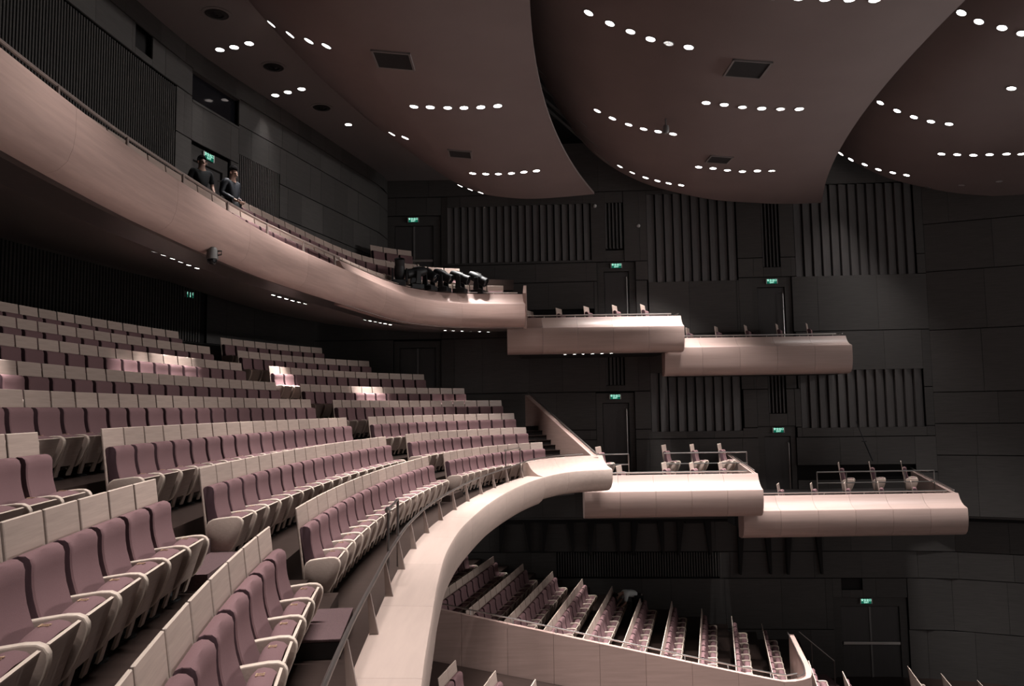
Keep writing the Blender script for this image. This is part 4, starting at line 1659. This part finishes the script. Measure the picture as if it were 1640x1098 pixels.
def person(loc, rz, label, J, top, trousers, hair_m, sleeve):
    """J: named joints in the figure's own frame (facing +x)"""
    t = thing('person', label, 'person', loc, rz)
    g = lambda k: Vector(J[k])
    V, E, Rr = [], [], []
    V.append(tuple(g('pelvis')))
    Rr.append((.10, .08))
    sp = chain(V, E, Rr, 0, [(g('waist'), (.085, .07)), (g('chest'), (.09, .08))])
    nk = chain(V, E, Rr, sp, [(g('neck'), .055), (g('chin'), .062)])
    hd = chain(V, E, Rr, nk, [(g('head'), (.082, .098)), (g('crown'), (.065, .078))])
    f = (g('face') - g('head')).normalized()
    chain(V, E, Rr, hd - 1, [(g('head') + f * .092 - Vector((0, 0, .012)), .016), (g('head') + f * .115 - Vector((0, 0, .026)), .010)])
    for s in ('L', 'R'):
        sh, el, wr = g('sh' + s), g('el' + s), g('wr' + s)
        wi = chain(V, E, Rr, sp, [(sh, .036), (sh.lerp(el, .5), .036), (el, .038), (el.lerp(wr, .4), .037), (wr, .026)])
        d = (wr - el).normalized()
        sd = Vector((1, 0, 0)) if abs(d.x) < .8 else Vector((0, 0, 1))
        sd = (sd - d * sd.dot(d)).normalized()
        pm = d.cross(sd) * (1 if s == 'L' else -1)
        hand(V, E, Rr, wr, wi, d, sd, pm)
        hp, kn, an, to = g('hp' + s), g('kn' + s), g('an' + s), g('to' + s)
        chain(V, E, Rr, 0, [(hp, .06), (hp.lerp(kn, .5), .055), (kn, .045), (kn.lerp(an, .35), .045), (an, .036), (to, .03)])
    skinned('body', V, E, Rr, M['skin'], t)
    # shirt
    V, E, Rr = [tuple(g('pelvis') * .7 + g('waist') * .3)], [], [(.150, .122)]
    sp = chain(V, E, Rr, 0, [(g('waist'), (.145, .116)), (g('chest'), (.150, .125)), (g('chest').lerp(g('neck'), .80), .072)])
    for s in ('L', 'R'):
        sh, el, wr = g('sh' + s), g('el' + s), g('wr' + s)
        pts = [(sh, .082), (sh.lerp(el, .5), .064)]
        pts += [(sh.lerp(el, .85), .056)] if sleeve == 'short' else [(el, .055), (el.lerp(wr, .5), .05), (el.lerp(wr, .92), .040)]
        chain(V, E, Rr, sp - 1, [(g('chest').lerp(sh, .6), .100)] + pts)
    skinned('shirt', V, E, Rr, top, t)
    V, E, Rr = [tuple(g('pelvis'))], [], [(.150, .120)]
    for s in ('L', 'R'):
        hp, kn, an = g('hp' + s), g('kn' + s), g('an' + s)
        chain(V, E, Rr, 0, [(hp, .105), (hp.lerp(kn, .5), .093), (kn, .074), (kn.lerp(an, .5), .068), (an, .060)])
    skinned('trousers', V, E, Rr, trousers, t)
    for s in ('L', 'R'):
        an, to = g('an' + s), g('to' + s)
        skinned('shoe', [tuple(an + Vector((-.03, 0, -.02))), tuple(an.lerp(to, .5) + Vector((0, 0, -.02))), tuple(to + Vector((.03, 0, -.01)))], [(0, 1), (1, 2)], [(.048, .04), (.048, .035), (.042, .025)], M['black'], t, 2)
    up = (g('crown') - g('head')).normalized()
    hc = g('head')
    hf = f.cross(up).cross(f).normalized()
    sdv = f.cross(hf).normalized()
    NU, NV = 20, 14
    vs, fs = [], []
    for a_ in range(NV + 1):
        for b_ in range(NU):
            th, ph = pi * a_ / NV, 2 * pi * b_ / NU
            vs.append((sin(th) * cos(ph), sin(th) * sin(ph), cos(th)))
    for a_ in range(NV):
        for b_ in range(NU):
            q = (a_ * NU + b_, a_ * NU + (b_ + 1) % NU, (a_ + 1) * NU + (b_ + 1) % NU, (a_ + 1) * NU + b_)
            cf = sum(vs[k][0] for k in q) / 4
            cu = sum(vs[k][2] for k in q) / 4
            if cu > .22 - .6 * max(0, -cf) - (.5 if cf < -.2 else 0) and not (cf > .3 and cu < .42):
                fs.append(q)
    hm = bpy.data.meshes.new('hair')
    hm.from_pydata([tuple(hc + up * .055 - f * .012 + f * (x * .095) + sdv * (y * .090) + hf * (z * .112)) for x, y, z in vs], [], fs)
    hm.materials.append(hair_m)
    ho = link('hair', hm, t)
    so = ho.modifiers.new('thick', 'SOLIDIFY')
    so.thickness = .012
    sidev = f.cross(up)
    for s in (-1, 1):
        mb = MB()
        mb.lathe(hc + f * .086 + sidev * (.033 * s) + up * .012, [(0, -.012), (.011, -.006), (.011, .006), (0, .012)], 8)
        mb.build('eye', M['hair'], t, smooth=True)
        mb = MB()
        mb.lathe(hc + sidev * (.088 * s), [(0, -.03), (.016, -.018), (.018, .012), (0, .03)], 8)
        mb.build('ear', M['skin'], t, smooth=True)
    mb = MB()
    a = hc + f * .086 - up * .058
    mb.tube([a - sidev * .025, a + f * .008, a + sidev * .025], .006, 6)
    mb.build('mouth', M['cloth_black'] if False else M['skin'], t, smooth=True)
    return t


STAND = dict(pelvis=(0, 0, .93), waist=(0, 0, 1.08), chest=(.01, 0, 1.30), neck=(.0, 0, 1.43), chin=(.02, 0, 1.485), head=(.03, 0, 1.555), crown=(.015, 0, 1.635), face=(.13, 0, 1.54),
             shL=(0, .185, 1.38), elL=(-.03, .25, 1.10), wrL=(.10, .24, .88), shR=(0, -.185, 1.38), elR=(-.03, -.25, 1.10), wrR=(.10, -.24, .88),
             hpL=(0, .09, .90), knL=(.02, .10, .48), anL=(0, .10, .07), toL=(.15, .11, .04), hpR=(0, -.09, .90), knR=(.04, -.10, .49), anR=(-.02, -.10, .07), toR=(.13, -.11, .04))
A = dict(STAND)
p = at_y(323, 248, 15.4)
person((p.x, p.y, p.z - 1.72), -.75, 'person in a black short-sleeved top standing on the upper balcony near the door', A, M['cloth_black'], M['cloth_black'], M['hair'], 'short')
B = dict(STAND)
B.update(face=(.14, 0, 1.51), head=(.045, 0, 1.555), crown=(.05, 0, 1.635), neck=(.02, 0, 1.43), wrL=(.16, .12, .98), wrR=(.18, -.08, .98), elL=(-.05, .23, 1.12), elR=(-.05, -.23, 1.12))
p = at_y(371, 265, 15.2)
person((p.x, p.y, p.z - 1.72), -.35, 'person in dark long-sleeved jacket looking down at hands on upper balcony', B, M['cloth_navy'], M['cloth_black'], M['hair'], 'long')
Cb = dict(pelvis=(-.18, 0, .90), waist=(-.06, 0, 1.02), chest=(.16, 0, 1.07), neck=(.33, 0, 1.04), chin=(.40, 0, 1.00), head=(.46, 0, .96), crown=(.54, 0, .93), face=(.47, 0, .85),
          shL=(.22, .18, 1.04), elL=(.28, .22, .78), wrL=(.45, .15, .62), shR=(.22, -.18, 1.04), elR=(.28, -.22, .78), wrR=(.45, -.15, .62),
          hpL=(-.18, .09, .88), knL=(-.08, .10, .47), anL=(-.14, .10, .07), toL=(.02, .11, .04), hpR=(-.18, -.09, .88), knR=(-.06, -.10, .48), anR=(-.12, -.10, .07), toR=(.04, -.11, .04))
p = at_y(1009, 941, 25.1)
person((p.x + .05, p.y, p.z - 1.19), pi + .15, 'person in pale shirt and dark trousers bending over the stalls seats', Cb, M['cloth_white'], M['cloth_black'], M['hair'], 'short')

# stage wash: a batten of lamps on the stage side shines back into the hall
bt = thing('lighting_batten', 'long black lighting batten over the stage outside the picture', 'batten')
MB().cyl((19, 8, 3.6), (19, 22, 3.6), .05).build('pipe', M['black'], bt)
for i in range(7):
    src = Vector((19.0, 9.0 + i * 2.0, 3.2))
    aim = Vector((-5.0, 4 + i * 2.4, -.5)) - src
    t = thing('stage_wash_light', 'black stage wash lamp, %s along the batten beyond the picture' % ORD[i + 1], 'stage light', src, 0, 'stage wash lamps')
    mb = MB()
    mb.lathe((0, 0, 0), [(0, -.4), (.14, -.38), (.16, -.05), (.15, .02), (.13, .0), (0, -.02)], 14, aim.normalized())
    mb.build('housing', M['black'], t, smooth=True)
    MB().cyl((0, 0, 0), (0, 0, .4), .02).build('hook', M['black'], t)
    l = bpy.data.lights.get('stage_wash') or bpy.data.lights.new('stage_wash', 'SPOT')
    l.energy = WASH_W
    l.spot_size = radians(95)
    l.spot_blend = .9
    l.shadow_soft_size = .35
    l.color = LAMP_COL
    lo = link('lamp_beam', l, t)
    lo.location = aim.normalized() * .1
    lo.rotation_mode = 'QUATERNION'
    lo.rotation_quaternion = Vector((0, 0, -1)).rotation_difference(aim)

# thin boom arm leaning against the wall above the right lower box
t = thing('boom_arm', 'thin dark boom arm slanting across the wall above the right lower box', 'boom')
pa, pj, pb = at_y(1371, 674, 26.0), at_y(1384, 706, 25.9), at_y(1398, 738, 25.8)
MB().cyl(pa, pj, .014, n=8).build('upper_rod', M['black'], t)
MB().cyl(pj, pb, .024, n=8).build('lower_rod', M['black'], t)
MB().cyl(pj - Vector((.07, 0, 0)), pj + Vector((.07, 0, 0)), .02, n=8).build('clamp', M['black'], t)
